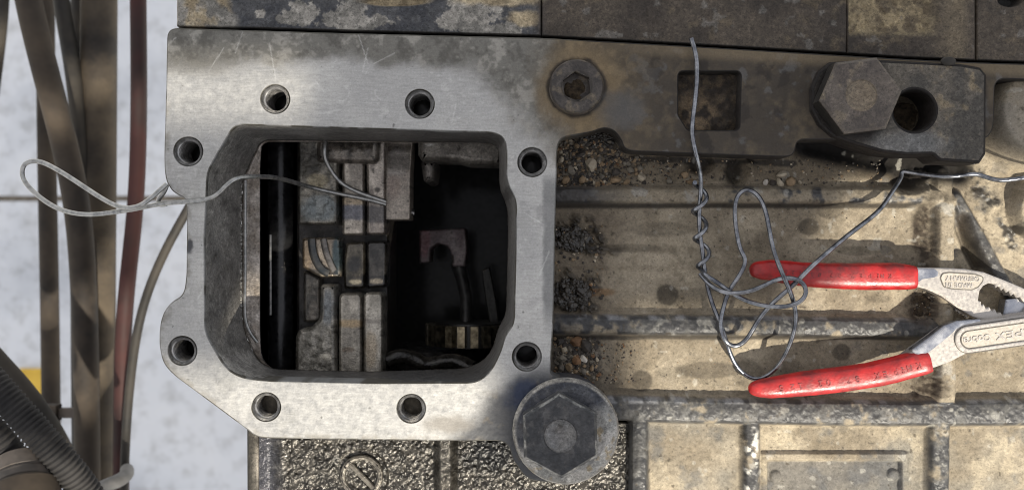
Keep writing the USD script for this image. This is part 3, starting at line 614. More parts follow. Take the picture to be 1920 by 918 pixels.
over((0.005, 0.004, 0.0035), sstep(1.3, 0.5, segdist(X, Y, [(1512, 268), (1640, 298), (1800, 322)]) / 34) * 0.98, 0.98); over((0.014, 0.011, 0.008), sstep(9, 3, segdist(X, Y, [(1185, 297), (1490, 306)]) + (f2 - .5) * 10) * 0.85, 0.7)
over((0.02, 0.016, 0.012), np.clip(blob(X, Y, 1313, 306, 20, 16, 0.4, 0.3, 81) + blob(X, Y, 1378, 322, 16, 22, 0.4, 0.3, 82) + blob(X, Y, 1705, 338, 26, 18, 0.4, 0.3, 83), 0, 1) * 0.85)
over((0.02, 0.017, 0.013), blob(X, Y, 1125, 258, 40, 26, 0.5, 0.3, 111) * 0.9)
over((0.05, 0.038, 0.026), sstep(0, 1, 1 - segdist(X, Y, [(1803, 410), (1822, 470), (1838, 500)]) / 18) * 0.8)
over((0.01, 0.009, 0.008), sstep(15, 7, np.abs(X - 1170)) * sstep(785, 800, Y) * 0.95)
over((0.42, 0.40, 0.34), sstep(0.66, 0.71, fb(X, Y, 15, 112, 3)) * 0.35 * sstep(1150, 1300, X))
over((0.05, 0.038, 0.025), sstep(0.68, 0.73, fb(X, Y, 8, 113, 3)) * 0.7)
# dark line drawn along the lower foot of the first two ribs
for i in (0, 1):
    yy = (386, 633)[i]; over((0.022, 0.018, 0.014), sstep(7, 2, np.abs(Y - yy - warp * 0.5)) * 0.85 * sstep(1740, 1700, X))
col = lerp(col, np.repeat(col.mean(1, keepdims=True), 3, 1), np.full(len(X), 0.16)) * 0.90
xy = PX(np.stack([X, Y], 1), ZR); V = np.column_stack([xy, Zm]); nx, ny = len(gx), len(gy)
i, j = np.meshgrid(np.arange(ny - 1), np.arange(nx - 1), indexing='ij'); a = (i * nx + j).ravel(); b = a + 1; c = a + nx; d = c + 1
quads = np.stack([a, b, c, d], 1)
allF = np.vstack([np.stack([a, c, d], 1), np.stack([a, d, b], 1)]); NN = vnormals(V, allF)
cX, cY = X[quads].mean(1), Y[quads].mean(1); lab = np.where(np.min(ribid[quads], 1) >= 0, ribid[a], -1)
def bay_of(x, y):                        # which bay of the casting a point of floor belongs to
    k = np.full(len(x), 0)
    k = np.where(y > 366, 1, k); k = np.where(y > 485, 2, k); k = np.where(y > 610, 3, k)
    k = np.where((x > 1768) & (y > 300), 8, k); k = np.where((x > 1768) & (y > 560), 9, k)
    k = np.where((y > 770) & (x < 1197), 4, k); k = np.where((y > 770) & (x >= 1197), 5, k); k = np.where((y > 770) & (x >= 1409), 6, k); k = np.where((y > 770) & (x >= 1760), 7, k)
    return k
bay = bay_of(cX, cY); key = np.where(lab >= 0, 100 + lab, bay); key = np.where((cX < 1158) & (cY > 795), -9, key)
for kk in np.unique(key[key > -5]):
    q = quads[key == kk]
    if len(q) < 12: continue
    F = np.vstack([np.stack([q[:, 0], q[:, 2], q[:, 3]], 1), np.stack([q[:, 0], q[:, 3], q[:, 1]], 1)])
    u, ix = np.unique(F, return_inverse=True); F = ix.reshape(F.shape)
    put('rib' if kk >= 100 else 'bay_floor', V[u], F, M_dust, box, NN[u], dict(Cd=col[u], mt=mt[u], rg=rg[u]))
def relief_z(px, py):                    # height of the ribbed casting under a photo pixel (as drawn at ZR)
    ii = np.clip(((py - gy[0]) / 1.75).astype(int), 0, ny - 1); jj = np.clip(((px - gx[0]) / 1.75).astype(int), 0, nx - 1)
    return Zm[ii * nx + jj]

# bolts -----------------------------------------------------------
def hexpts(r, rot): return [(r * math.cos(rot + k * math.pi / 3), r * math.sin(rot + k * math.pi / 3)) for k in range(6)]
def hex_head(r, rot, h, dimple_r, dimple_d, n=64, bev=0.0011):
    lo, hi = hexpts(r, rot), hexpts(r - bev, rot)
    pr = m3.Manifold.hull_points(np.array([(x, y, 0) for x, y in lo] + [(x, y, h - bev * 0.8) for x, y in lo] + [(x, y, h) for x, y in hi]))
    con = m3.Manifold.cylinder(h, r * 1.9, r * 0.965, n) ^ m3.Manifold.cylinder(h, r * 1.2, r * 1.2, n)
    con = m3.Manifold.cylinder(h - r * 0.10, r * 1.2, r * 1.2, n) + m3.Manifold.cylinder(r * 0.10, r * 1.16, r * 0.955, n).translate([0, 0, h - r * 0.10])
    q = pr ^ con
    if dimple_r:
        R = (dimple_r ** 2 + dimple_d ** 2) / (2 * dimple_d)
        q = q - m3.Manifold.sphere(R, 96).translate([0, 0, h + R - dimple_d])
        q = q - m3.Manifold.cylinder(dimple_d * 0.25, dimple_r * 0.98, dimple_r * 1.03, 48).translate([0, 0, h - dimple_d * 0.24])
    return to_tm(q)
def painted(name, mesh, mat, parent, fn, edge=0.0008, smooth=30, label=None, amp=0.0):
    v, f = trimesh.remesh.subdivide_to_size(mesh.vertices, mesh.faces, edge)
    m = trimesh.Trimesh(v, f, process=True); m = trimesh.graph.smooth_shade(m, angle=math.radians(smooth), facet_minarea=None)
    v, f = np.array(m.vertices), np.array(m.faces)
    if amp: v = v + np.array(m.vertex_normals) * (meshkit.fbm(v * 900, 3, 3)[:, None] - 0.5) * amp
    c, mm, r = fn(v); return put(name, v, f, mat, parent, vnormals(v, f) if amp == 0 else np.array(m.vertex_normals), dict(Cd=c, mt=mm, rg=r), label)
def masked_tone(fn, test, c, lo=0.35):  # blends a tone in by mask: worn rims, residue, pale dimples, dark flanks
    def g(v):
        q, m, r = fn(v); t = test(v) * np.maximum(0, lo + (1 - lo) * sstep(0.4, 0.6, meshkit.fbm(v / 0.003, 3, 17))); return lerp(q, c, t), m + (0.5 - m) * t, r
    return g
def rev(profile, n=64): return trimesh.creation.revolve(np.array(profile, float), sections=n)
def pnt(c1, c2, lam, seed, mtl=0.2, r=0.45, c3=None):
    def fn(v):
        q = meshkit.fbm(v / lam + seed, 4, seed); c = lerp(c1, c2, sstep(0.38, 0.62, q))
        if c3 is not None:
            g = sstep(0.56, 0.66, meshkit.fbm(v / (lam * 0.6) + 9 + seed, 4, seed + 1)); c = lerp(c, c3, g)
        return c, np.full(len(v), mtl), np.full(len(v), r)
    return fn
# flanged hex bolt at the lower right corner of the window
fb_ = P(1061, 808, 0.004)
base_t = rev([(0, -0.030), (0.0185, -0.030), (0.0190, -0.006), (0.0196, 0.000), (0.0198, 0.003), (0.0192, 0.0042), (0.0150, 0.0062), (0, 0.0062)], 96); base_t.apply_translation([fb_[0], fb_[1], 0])
bolt1 = painted('flanged_bolt', base_t, M_bolt, box, masked_tone(masked_tone(pnt((0.20, 0.195, 0.18), (0.30, 0.285, 0.26), 0.006, 3, 0.4, 0.48, (0.22, 0.18, 0.12)), lambda v: np.clip(sstep(-0.004, 0.004, (v[:, 1] - fb_[1]) * 0.9 - (v[:, 0] - fb_[0]) * 0.5 - 0.001), 0, 1), (0.024, 0.026, 0.034), 0.9), lambda v: sstep(0.0180, 0.0189, np.hypot(v[:, 0] - fb_[0], v[:, 1] - fb_[1])) * sstep(0.0, 0.003, v[:, 2]), (0.24, 0.225, 0.20)), label='large hexagon bolt with round flange, dark and oily', amp=0.0004)
hh = hex_head(0.0153, math.pi / 2 + 0.03, 0.0095, 0.0060, 0.0026); hc = P(1051, 817, 0.015); hh.apply_translation([hc[0], hc[1], 0.0055])
painted('bolt_head', hh, M_bolt, bolt1, masked_tone(masked_tone(pnt((0.016, 0.017, 0.019), (0.032, 0.032, 0.033), 0.004, 4, 0.2, 0.36, (0.048, 0.046, 0.045)), lambda v: sstep(0.0062, 0.0056, np.hypot(v[:, 0] - hc[0], v[:, 1] - hc[1])), (0.13, 0.125, 0.12), 0.8), lambda v: sstep(0.01495, 0.0146, v[:, 2]) * sstep(0.0128, 0.0136, v[:, 2]) * (np.hypot(v[:, 0] - hc[0], v[:, 1] - hc[1]) > 0.010), (0.17, 0.165, 0.155), -0.4), amp=0.0005, edge=0.0006)
# socket cap bolt
sc = P(1081, 163, 0.006); body = rev([(0, -0.004), (0.0098, -0.004), (0.0100, 0.0068), (0.0094, 0.0078), (0.0056, 0.0078), (0, 0.0078)], 72)
sock = m3.Manifold.extrude(m3.CrossSection([hexpts(0.0056, math.pi / 2 + 0.1)]), 0.02).translate([0, 0, 0.0022])
cap = m3.Manifold(m3.Mesh(np.array(body.vertices, np.float32), np.array(body.faces, np.uint32)))
if cap.status() != m3.Error.NoError or cap.volume() <= 0:
    cap = m3.Manifold.cylinder(0.0108, 0.0098, 0.0100, 72).translate([0, 0, -0.004]) + m3.Manifold.cylinder(0.0010, 0.0100, 0.0094, 72).translate([0, 0, 0.0068])
cs_ = m3.Manifold.cylinder(0.0008, 0.0052, 0.0060, 48).translate([0, 0, 0.00705])
capm = to_tm(cap - sock - cs_); capm.apply_translation([sc[0], sc[1], 0])
bolt2 = painted('socket_bolt', capm, M_bolt, box, pnt((0.030, 0.025, 0.022), (0.05, 0.042, 0.036), 0.005, 5, 0.3, 0.5, (0.075, 0.06, 0.043)), label='round cap bolt with hexagon socket packed with dirt')
dm = trimesh.creation.icosphere(3, 0.0047); dm.apply_scale([1, 1, 0.35]); dm.vertices += (meshkit.fbm(dm.vertices * 700, 3, 8)[:, None] - 0.5) * 0.0016; dm.apply_translation([sc[0] - 0.0006, sc[1] - 0.0008, 0.0012]); obj('packed_dirt', dm, M_soil, bolt2)

# ------------------------------------------------------------------ clamp plate with hex bolt
clamp = thing('clamp_plate', 'dark steel clamp plate with a round hole, held by a big hexagon bolt', 'plate')
CP = rounded([(1556, 116), (1640, 111), (1800, 119), (1840, 126), (1851, 140), (1850, 288), (1838, 307), (1762, 302), (1748, 290), (1700, 291), (1655, 286), (1600, 270), (1562, 256), (1536, 234), (1521, 205), (1521, 165), (1534, 134)], 6)
CP = CP.difference(circ(1715, 207, 38))
def paint_clamp(px, py):
    f, g = fb(px, py, 40, 121, 5), fb(px, py, 12, 122, 4)
    c = lerp((0.056, 0.051, 0.044), (0.095, 0.083, 0.067), sstep(0.4, 0.62, f)); c = lerp(c, (0.18, 0.142, 0.09), sstep(0.54, 0.64, g * 0.6 + f * 0.4) * 0.7 * sstep(1700, 1820, px + (f - .5) * 160))
    c = lerp(c, (0.13, 0.13, 0.128), blob(px, py, 1705, 270, 70, 24, 0.5, 0.3, 123) * 0.7); c = lerp(c, (0.010, 0.008, 0.007), blob(px, py, 1600, 184, 78, 84, 0.16, 0.1) * 0.95)
    return c, np.full(len(px), 0.15), np.full(len(px), 0.62)
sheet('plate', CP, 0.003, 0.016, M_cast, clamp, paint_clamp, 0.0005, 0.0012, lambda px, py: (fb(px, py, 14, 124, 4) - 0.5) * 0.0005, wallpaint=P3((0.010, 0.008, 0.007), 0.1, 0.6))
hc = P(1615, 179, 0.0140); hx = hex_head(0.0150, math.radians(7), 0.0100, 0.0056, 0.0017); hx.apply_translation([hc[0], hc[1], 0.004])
painted('hex_bolt', hx, M_bolt, clamp, masked_tone(masked_tone(pnt((0.056, 0.045, 0.037), (0.088, 0.072, 0.058), 0.006, 6, 0.25, 0.55, (0.11, 0.088, 0.062)), lambda v: sstep(0.0060, 0.0054, np.hypot(v[:, 0] - hc[0], v[:, 1] - hc[1])), (0.15, 0.12, 0.085), 0.8), lambda v: sstep(0.0128, 0.0118, v[:, 2]) * sstep(0.009, 0.0105, np.hypot(v[:, 0] - hc[0], v[:, 1] - hc[1])), (0.009, 0.008, 0.007), 0.95))  # flanks below the top edge toned near black, dimple paler
hb = trimesh.creation.icosphere(3, 0.0060); hb.apply_scale([1, 1, 0.3]); q = P(1690, 222, -0.019); hb.vertices += (meshkit.fbm(hb.vertices * 500, 3, 9)[:, None] - 0.5) * 0.003; hb.apply_translation(q)
obj('hole_dirt', hb, M_soil, clamp)
nub = trimesh.creation.icosphere(2, 0.0024); nub.apply_scale([1.2, 0.7, 0.6]); nub.apply_translation(P(1778, 115, 0.0035)); obj('rubber_plug', nub, M_hoseb, clamp)

# ------------------------------------------------------------------ upper casing along the top edge of the picture
upper = thing('upper_housing', 'dark painted upper casing bolted along a straight seam above the flange', 'casing')
def seam(x): return np.interp(x, [313, 640, 1015, 1320, 1590, 1700, 1830, 1990], [50, 59.5, 69, 86, 102, 109, 115, 120])
def paint_upper(px, py):
    f, g, h = fb(px, py, 80, 131, 5), fb(px, py, 18, 132, 4), fb(px, py, 40, 133, 4)
    paintc = lerp((0.035, 0.036, 0.040), (0.058, 0.058, 0.060), sstep(0.4, 0.6, g))
    bare = lerp((0.12, 0.113, 0.10), (0.22, 0.205, 0.18), sstep(0.42, 0.6, g))
    tan = lerp((0.19, 0.15, 0.095), (0.30, 0.245, 0.16), sstep(0.4, 0.6, g))
    brown = lerp((0.036, 0.029, 0.023), (0.062, 0.050, 0.038), sstep(0.4, 0.6, f))
    t = sstep(990, 1030, px); c = lerp(paintc, brown, t)
    L = (1 - t)
    m = np.clip(sstep(445, 425, px + (h - .5) * 60), 0, 1); c = lerp(c, lerp(bare, tan, sstep(0.45, 0.6, h)), m)
    tn = fb(px, py, 34, 136, 6) * 0.6 + fb(px, py, 9, 137, 4) * 0.4
    for x, y, rx, ry in ((565, 30, 28, 18), (485, 24, 10, 10), (660, 30, 30, 34), (690, 42, 36, 18), (890, 25, 40, 40), (840, 40, 24, 12), (930, 60, 40, 14), (620, 35, 14, 14)):
        c = lerp(c, bare, sstep(0.0, 0.10, 1 - np.hypot((px - x) / rx, (py - y) / ry) * 0.8 + (tn - 0.5) * 3.2) * L)
    c = lerp(c, tan, blob(px, py, 740, 2, 60, 9, 0.3, 0.15, 7) * L); c = lerp(c, tan, np.clip(sstep(14, 2, py + (h - .5) * 30) * sstep(830, 880, px) + blob(px, py, 985, 35, 30, 14, .3, .5, 3), 0, 1) * L)
    rec = sstep(1588, 1596, px) * sstep(1765, 1740, px) * sstep(72, 54, py); c = lerp(c, lerp((0.10, 0.078, 0.05), (0.25, 0.20, 0.12), sstep(0.4, 0.6, g)), rec * 0.9)
    c = lerp(c, (0.10, 0.078, 0.05), t * sstep(0.54, 0.66, h * 0.6 + g * 0.4) * 0.6); c = lerp(c, (0.13, 0.122, 0.11), t * sstep(0.62, 0.67, fb(px, py, 22, 138, 5)) * 0.5)
    c = lerp(c, (0.22, 0.175, 0.11), t * sstep(1745, 1790, px) * sstep(1825, 1800, px) * 0.3)
    c = lerp(c, (0.02, 0.02, 0.02), blob(px, py, 1895, 0, 22, 12, 0.3) * 0.9)
    sd = seam(px) - py; c = lerp(c, (0.018, 0.016, 0.014), sstep(5, 1, sd) * sstep(380, 500, px) * 0.9)
    return c, np.full(len(px), 0.1), np.full(len(px), 0.62)
def relief_upper(px, py):
    g = fb(px, py, 12, 135, 4) - 0.5
    rec = sstep(1588, 1596, px) * sstep(1765, 1735, px) * sstep(70, 52, py)
    return g * 0.0006 - rec * (0.002 - g * 0.004) - 0.003 * blob(px, py, 740, 2, 58, 8, 0.25) - 0.006 * blob(px, py, 1895, 0, 20, 11, 0.3)
cuts = [(331, 1014), (1016, 1588), (1589, 1829), (1832, 1990)]
for k, (x0, x1) in enumerate(cuts):
    xs = np.linspace(x0, x1, 30); pl = Polygon([(x0, -70), *[(x, seam(x) - 1.5) for x in xs], (x1, -70)])
    sheet('casing_block', pl, -0.0012 - 0.0004 * (k % 2), 0.05, M_cast, upper, paint_upper, 0.0005, 0.0006, relief_upper)
sheet('seam_bed', Polygon([(334, 36), (700, 50), (1400, 70), (1990, 92), (1990, 128), (1400, 104), (700, 72), (334, 62)]), -0.006, 0.03, M_dark and M_cast, upper, P3((0.012, 0.011, 0.01), 0, 0.6), 0.003, 0.0005)

# ------------------------------------------------------------------ selector parts inside the window
def bands(c1, c2, lam, seed, extra=(), mtl=0.6, r=0.30):
    def fn(px, py):
        f = fb(px, py * 0.5, lam, seed, 5); g = fb(px * 0.12, py, 3.0, seed + 3, 3); c = lerp(c1, c2, sstep(0.36, 0.64, f)); c = c * (0.8 + 0.4 * g)[:, None]
        for (kind, x, y, rx, ry, cc, s) in extra:
            t = blob(px, py, x, y, rx, ry, 0.3, 0.25, seed + 5) * s if kind == 'b' else sstep(ry + 4, ry - 2, np.abs(py - y) + (f - .5) * 8) * s
            c = lerp(c, cc, t)
        sp = sstep(0.70, 0.75, fb(px, py, 7, seed + 9, 2)); c = lerp(c, (0.03, 0.026, 0.02), sp * 0.8)
        return c, np.full(len(px), mtl), np.full(len(px), r)
    return fn
def inside(name, label, cat_, pts, z, depth, paintf, r=4, cham=0.0014, mat=None, group=None, relief=None, part=None, spacing=0.0006):
    cx, cy = np.mean(np.array(pts), 0); t = thing(name, label, cat_, group, loc=P(cx, cy, z - depth))
    sheet(part or 'bar', rounded(pts, r), z, depth, mat or M_part, t, paintf, spacing, cham, relief); return t
rect = lambda x0, y0, x1, y1: [(x0, y0), (x1, y0), (x1, y1), (x0, y1)]
blue = (0.06, 0.065, 0.085); straw = (0.26, 0.19, 0.11)
hd = 0.06
rr_ = lambda amp, lam, s: (lambda px, py: (fb(px, py, lam, s, 4) - 0.5) * amp)
inside('selector_plate', 'upper left flat selector plate with a dark blue heat band, crossed by the wire', 'selector plate', rect(641, 225, 683, 441), -0.047, 0.014, bands((0.158, 0.138, 0.115), (0.349, 0.309, 0.258), 20, 201, [('h', 0, 398, 0, 13, blue, .8), ('h', 0, 377, 0, 5, straw, .5)]), 6)
inside('selector_plate', 'upper right flat selector plate with a dark stain, touching the square block', 'selector plate', rect(687, 225, 723, 440), -0.047, 0.014, bands((0.158, 0.134, 0.115), (0.328, 0.289, 0.246), 24, 205, [('h', 0, 402, 0, 15, (0.04, 0.038, 0.04), .85), ('b', 708, 356, 6, 5, (0.02, 0.016, 0.014), .9)]), 6)
inside('selector_plate', 'middle left short selector plate, wet with black oil', 'selector plate', [(648, 455), (684, 452), (684, 541), (645, 541), (643, 500)], -0.050, 0.014, bands((0.022, 0.020, 0.016), (0.082, 0.071, 0.056), 18, 209, [('b', 664, 495, 12, 16, (0.012, 0.012, 0.014), .8), ('b', 668, 528, 12, 4, (0.5, 0.42, 0.28), .7)], 0.6, 0.2), 4)
inside('selector_plate', 'middle right short selector plate, nearly black and glossy', 'selector plate', [(687, 452), (725, 451), (724, 538), (687, 541)], -0.050, 0.014, bands((0.011, 0.011, 0.011), (0.038, 0.035, 0.033), 14, 213, [('b', 706, 527, 14, 5, (0.42, 0.35, 0.25), .6)], 0.6, 0.16), 3)
inside('selector_plate', 'lower left selector plate with scored lines and rounded top', 'selector plate', rect(635, 549, 678, 760), -0.046, 0.014, bands((0.175, 0.157, 0.131), (0.384, 0.351, 0.293), 26, 217, [('h', 0, 606, 0, 5, straw, .9), ('b', 652, 655, 14, 5, (0.10, 0.07, 0.045), .7)]), 10)
inside('selector_plate', 'lower right selector plate with a straw coloured band and rounded top', 'selector plate', rect(681, 548, 718, 760), -0.046, 0.014, bands((0.176, 0.161, 0.134), (0.353, 0.324, 0.276), 20, 221, [('h', 0, 602, 0, 4, (0.10, 0.085, 0.075), .6), ('b', 694, 655, 14, 36, straw, .5)]), 10)
blk = inside('gate_block', 'square brown grey steel block the wire is hooked behind', 'block', [(723, 240), (771, 240), (769, 412), (722, 412)], -0.049, 0.014, bands((0.21, 0.18, 0.15), (0.28, 0.245, 0.205), 30, 225, [('b', 745, 300, 22, 28, (0.33, 0.31, 0.285), .6), ('b', 738, 350, 14, 24, (0.15, 0.10, 0.08), .4)], 0.35, 0.5), 1.5, 0.0006, part='block', relief=lambda px, py: -0.0045 * sstep(324, 282, py) - 0.003 * sstep(284, 266, py))
pin = tube([P(768, 398, -0.056), P(777, 399, -0.056)], 0.0012, 12); obj('small_pin', pin, M_wire, blk)
inside('selector_carrier', 'black oily carrier the selector plates and cast pieces are set in', 'carrier', rect(556, 225, 729, 760), -0.060, 0.03, bands((0.010, 0.009, 0.008), (0.035, 0.03, 0.026), 16, 260, (), 0.3, 0.4), 3, mat=M_rough, relief=rr_(0.0015, 12, 261), spacing=0.001)
cast1 = bands((0.07, 0.066, 0.056), (0.22, 0.20, 0.165), 14, 229, [('b', 600, 390, 34, 26, (0.14, 0.16, 0.165), .7), ('b', 575, 300, 30, 30, (0.03, 0.027, 0.022), .8), ('b', 595, 340, 20, 14, (0.30, 0.25, 0.15), .5)], 0.5, 0.3)
inside('shift_lug', 'rough oily cast lug left of the upper selector plates', 'lug', rect(558, 225, 633, 421), -0.046, 0.014, cast1, 3, mat=M_rough, relief=rr_(0.0016, 9, 230))
inside('shift_finger', 'short rough cast finger reaching across above the selector plates', 'finger', [(592, 240), (700, 240), (711, 262), (709, 300), (700, 306), (592, 303)], -0.041, 0.02, bands((0.05, 0.044, 0.038), (0.15, 0.13, 0.108), 9, 233, [('b', 705, 280, 6, 18, (0.22, 0.20, 0.17), .7)], 0.4, 0.35), 7, 0.0025, mat=M_rough, relief=lambda px, py: (fb(px, py, 7, 234, 4) - 0.5) * 0.0018 - 0.003 * ((py - 284) / 22) ** 2)
fk = inside('shift_fork', 'heat tinted shift fork with a wavy glossy groove, between two cast pieces', 'fork', [(566, 446), (638, 444), (640, 520), (602, 521), (585, 512), (566, 500)], -0.049, 0.014, bands((0.16, 0.13, 0.10), (0.30, 0.25, 0.19), 20, 237, [('b', 574, 475, 12, 30, (0.22, 0.155, 0.09), .6), ('b', 632, 480, 10, 40, (0.02, 0.04, 0.048), .9), ('b', 600, 512, 30, 8, (0.02, 0.02, 0.02), .8)], 0.6, 0.22), 3)
gv = path([(584, 448, -48), (588, 478, -47.5), (602, 504, -47.5), (616, 512, -48)], 0.001); sh = tube(gv, 0.0017, 12); sh.vertices[:, 2] = -0.0485 + (sh.vertices[:, 2] + 0.0485) * 0.55; obj('groove_lip', sh, plain('tinted_steel', (0.02, 0.026, 0.030), (0.07, 0.066, 0.06), 0.28, 0.6, 200), fk)
g2 = path([(606, 448, -48), (612, 476, -47.5), (626, 508, -48)], 0.001); sh = tube(g2, 0.0014, 12); sh.vertices[:, 2] = -0.0485 + (sh.vertices[:, 2] + 0.0485) * 0.55; obj('groove_lip', sh, plain('worn_steel', (0.06, 0.055, 0.05), (0.16, 0.145, 0.13), 0.28, 0.6, 300), fk)
inside('cast_fork', 'lower cast iron fork with a stepped shoulder, rising from the lower edge', 'fork', [(600, 533), (630, 533), (631, 760), (551, 760), (553, 630), (560, 618), (580, 614), (596, 600), (599, 585)], -0.045, 0.014, bands((0.13, 0.12, 0.10), (0.27, 0.25, 0.215), 12, 241, [('b', 614, 575, 16, 34, (0.10, 0.12, 0.14), .6), ('b', 610, 668, 12, 6, (0.6, 0.55, 0.45), .5)], 0.5, 0.3), 5, 0.002, mat=M_rough, relief=rr_(0.0014, 10, 242))
inside('cast_web', 'dark cast web sunk beside the lower fork', 'web', [(568, 505), (600, 520), (602, 600), (592, 604), (568, 604)], -0.053, 0.014, bands((0.05, 0.046, 0.04), (0.13, 0.115, 0.095), 9, 245, (), 0.4, 0.35), 4, 0.0015, mat=M_rough, relief=rr_(0.0012, 8, 246))
sf = thing('shift_shaft', 'dark upright shaft with a thin bright line, left of the cast lug', 'shaft', loc=P(520, 470, -0.07))
obj('rod', tube([P(526, 150, -0.068), P(526, 860, -0.068)], 0.0054, 40), plain('black_shaft', (0.008, 0.008, 0.009), (0.02, 0.02, 0.021), 0.25, 0.3, 200), sf)
obj('shaft_highlight', tube([P(507, 440, -0.058), P(507, 590, -0.058)], 0.0006, 10), M_wire, sf)  # thin bright tube standing in for the highlight on the shaft
# deeper, on the right
inside('cross_rail', 'dim cast cross rail under the upper right edge of the window', 'rail', [(783, 240), (945, 240), (945, 310), (880, 308), (860, 303), (790, 301), (783, 290)], -0.052, 0.02, bands((0.10, 0.09, 0.078), (0.17, 0.155, 0.135), 26, 249, [('b', 800, 272, 14, 3, (0.5, 0.48, 0.44), .6)], 0.35, 0.4), 5, 0.003, mat=M_cast)
inside('rail_lug', 'small rounded lug below the cross rail', 'lug', [(788, 300), (818, 300), (814, 338), (806, 343), (794, 340)], -0.058, 0.03, bands((0.10, 0.09, 0.08), (0.2, 0.18, 0.16), 12, 253, (), 0.3, 0.45), 6, 0.0025, mat=M_cast)
yk = [(786, 431), (873, 427), (876, 470), (872, 500), (848, 500), (846, 476), (838, 462), (822, 457), (808, 466), (806, 492), (786, 495)]
inside('pale_yoke', 'pale pinkish metal yoke with an arched opening, deep in the dark chamber', 'yoke', yk, -0.105, 0.02, bands((0.12, 0.09, 0.09), (0.22, 0.185, 0.18), 24, 257, [('b', 795, 455, 12, 30, (0.16, 0.06, 0.065), .6)], 0.1, 0.5), 3, 0.0012, mat=M_cast)
ft = thing('fork_leg', 'narrow steel leg hanging below the pale yoke in the dark', 'leg', loc=P(872, 520, -0.085))
obj('leg', tube([P(858, 492, -0.110), P(866, 520, -0.108), P(874, 560, -0.104), P(874, 606, -0.100)], [0.0035, 0.003, 0.0028, 0.0028], 20), plain('dim_steel', (0.02, 0.02, 0.02), (0.06, 0.057, 0.055), 0.4, 0.5, 200), ft)
lv = thing('gear_lever', 'dark bent lever standing against the right wall of the chamber', 'lever', loc=P(925, 550, -0.08))
sheet('blade', rounded([(903, 506), (918, 500), (930, 560), (937, 614), (920, 616), (910, 560)], 3), -0.100, 0.004, M_cast, lv, bands((0.008, 0.008, 0.008), (0.026, 0.025, 0.022), 20, 270, (), 0.4, 0.35), 0.0008, 0.0006)
gw = thing('small_gear', 'small gear with a few teeth painted bright as if lit, low in the dark chamber', 'gear', loc=P(880, 622, -0.105))
gc = P(884, 625, -0.100); R0 = 0.017
hub = trimesh.creation.cylinder(R0, 0.011, sections=60); hub.apply_transform(trimesh.transformations.rotation_matrix(math.pi / 2, [1, 0, 0])); hub.apply_translation(gc)
obj('gear_body', hub, M_dark, gw)
M_tooth_lit = plain('lit_tooth', (0.10, 0.08, 0.05), (0.36, 0.30, 0.20), 0.3, 0.8, 300)  # gold highlight put into the colour of three teeth
M_tooth_dim = plain('unlit_tooth', (0.02, 0.018, 0.014), (0.10, 0.085, 0.06), 0.3, 0.6, 300)  # darker copy of the tooth colour for the unlit teeth
for k in range(22):
    an = 2 * math.pi * k / 22 + 0.1
    tb = trimesh.creation.box([0.0034, 0.0095, 0.0052]); tb.apply_translation([0, 0, R0 + 0.0018])
    tb.apply_transform(trimesh.transformations.rotation_matrix(an, [0, 1, 0])); tb.apply_translation(gc); obj('tooth', tb, M_tooth_lit if k in (20, 21, 0) else M_tooth_dim, gw, smooth=False)
g2w = thing('large_gear', 'large dark oily gear lying under the lower edge of the chamber', 'gear', loc=P(800, 665, -0.12))
big = trimesh.creation.cylinder(0.030, 0.010, sections=80); big.apply_transform(trimesh.transformations.rotation_matrix(math.pi / 2, [1, 0, 0])); big.apply_translation(P(800, 668, -0.118)); obj('gear_body', big, plain('oily_gear', (0.02, 0.019, 0.018), (0.07, 0.065, 0.06), 0.22, 0.6, 200), g2w)
lp = tube(path([(724, 676, -58), (760, 668, -60), (800, 682, -62), (840, 676, -62), (885, 690, -60)]), 0.0032, 16); lp.vertices += (meshkit.fbm(lp.vertices * 260, 3, 6)[:, None] - 0.5) * 0.0016
obj('oily_lip', lp, plain('wet_iron', (0.008, 0.007, 0.006), (0.03, 0.027, 0.023), 0.25, 0.3, 300, 0.0004, 0.6), g2w)

# ------------------------------------------------------------------ wires
wl = thing('tie_wire', 'galvanised wire with a long open loop hanging over the left edge of the flange', 'wire', loc=P(320, 380, 0.002))
R_W = 0.00088
obj('strand', tube(path([(724, 383, -46), (690, 374, -45), (640, 364, -43), (580, 350, -36), (530, 336, -22), (490, 331, -8), (452, 333, 0), (432, 341, 2.5), (412, 360, 2.6), (395, 371, 2.4), (360, 377, 2.2), (320, 380, 2.2), (290, 384, 2.5),
   (250, 392, 3), (210, 398, 3), (165, 402, 2), (110, 391, 0), (66, 362, -2), (43, 332, -3), (46, 309, -3), (66, 302, -3), (100, 314, -1), (150, 345, 2), (195, 374, 5), (232, 389, 7), (262, 385, 7), (290, 365, 5), (312, 345, 3.0)], 0.0012), R_W, 12), M_wire, wl)
obj('strand', tube(path([(313, 346, 2.2), (306, 362, 1.2), (297, 376, 0.2), (300, 383, 0.2), (312, 382, 1)], 0.0008), R_W, 12), M_wire, wl)
obj('strand', tube(path([(724, 378, -46), (700, 370, -45), (668, 358, -44), (640, 342, -43), (620, 318, -41), (609, 292, -38), (610, 268, -38), (614, 240, -42)], 0.001), R_W, 12), M_wire, wl)
wr = thing('tangled_wire', 'dark bent wire twisted on itself and looped over the pliers handles', 'wire', loc=P(1400, 520, -0.01))
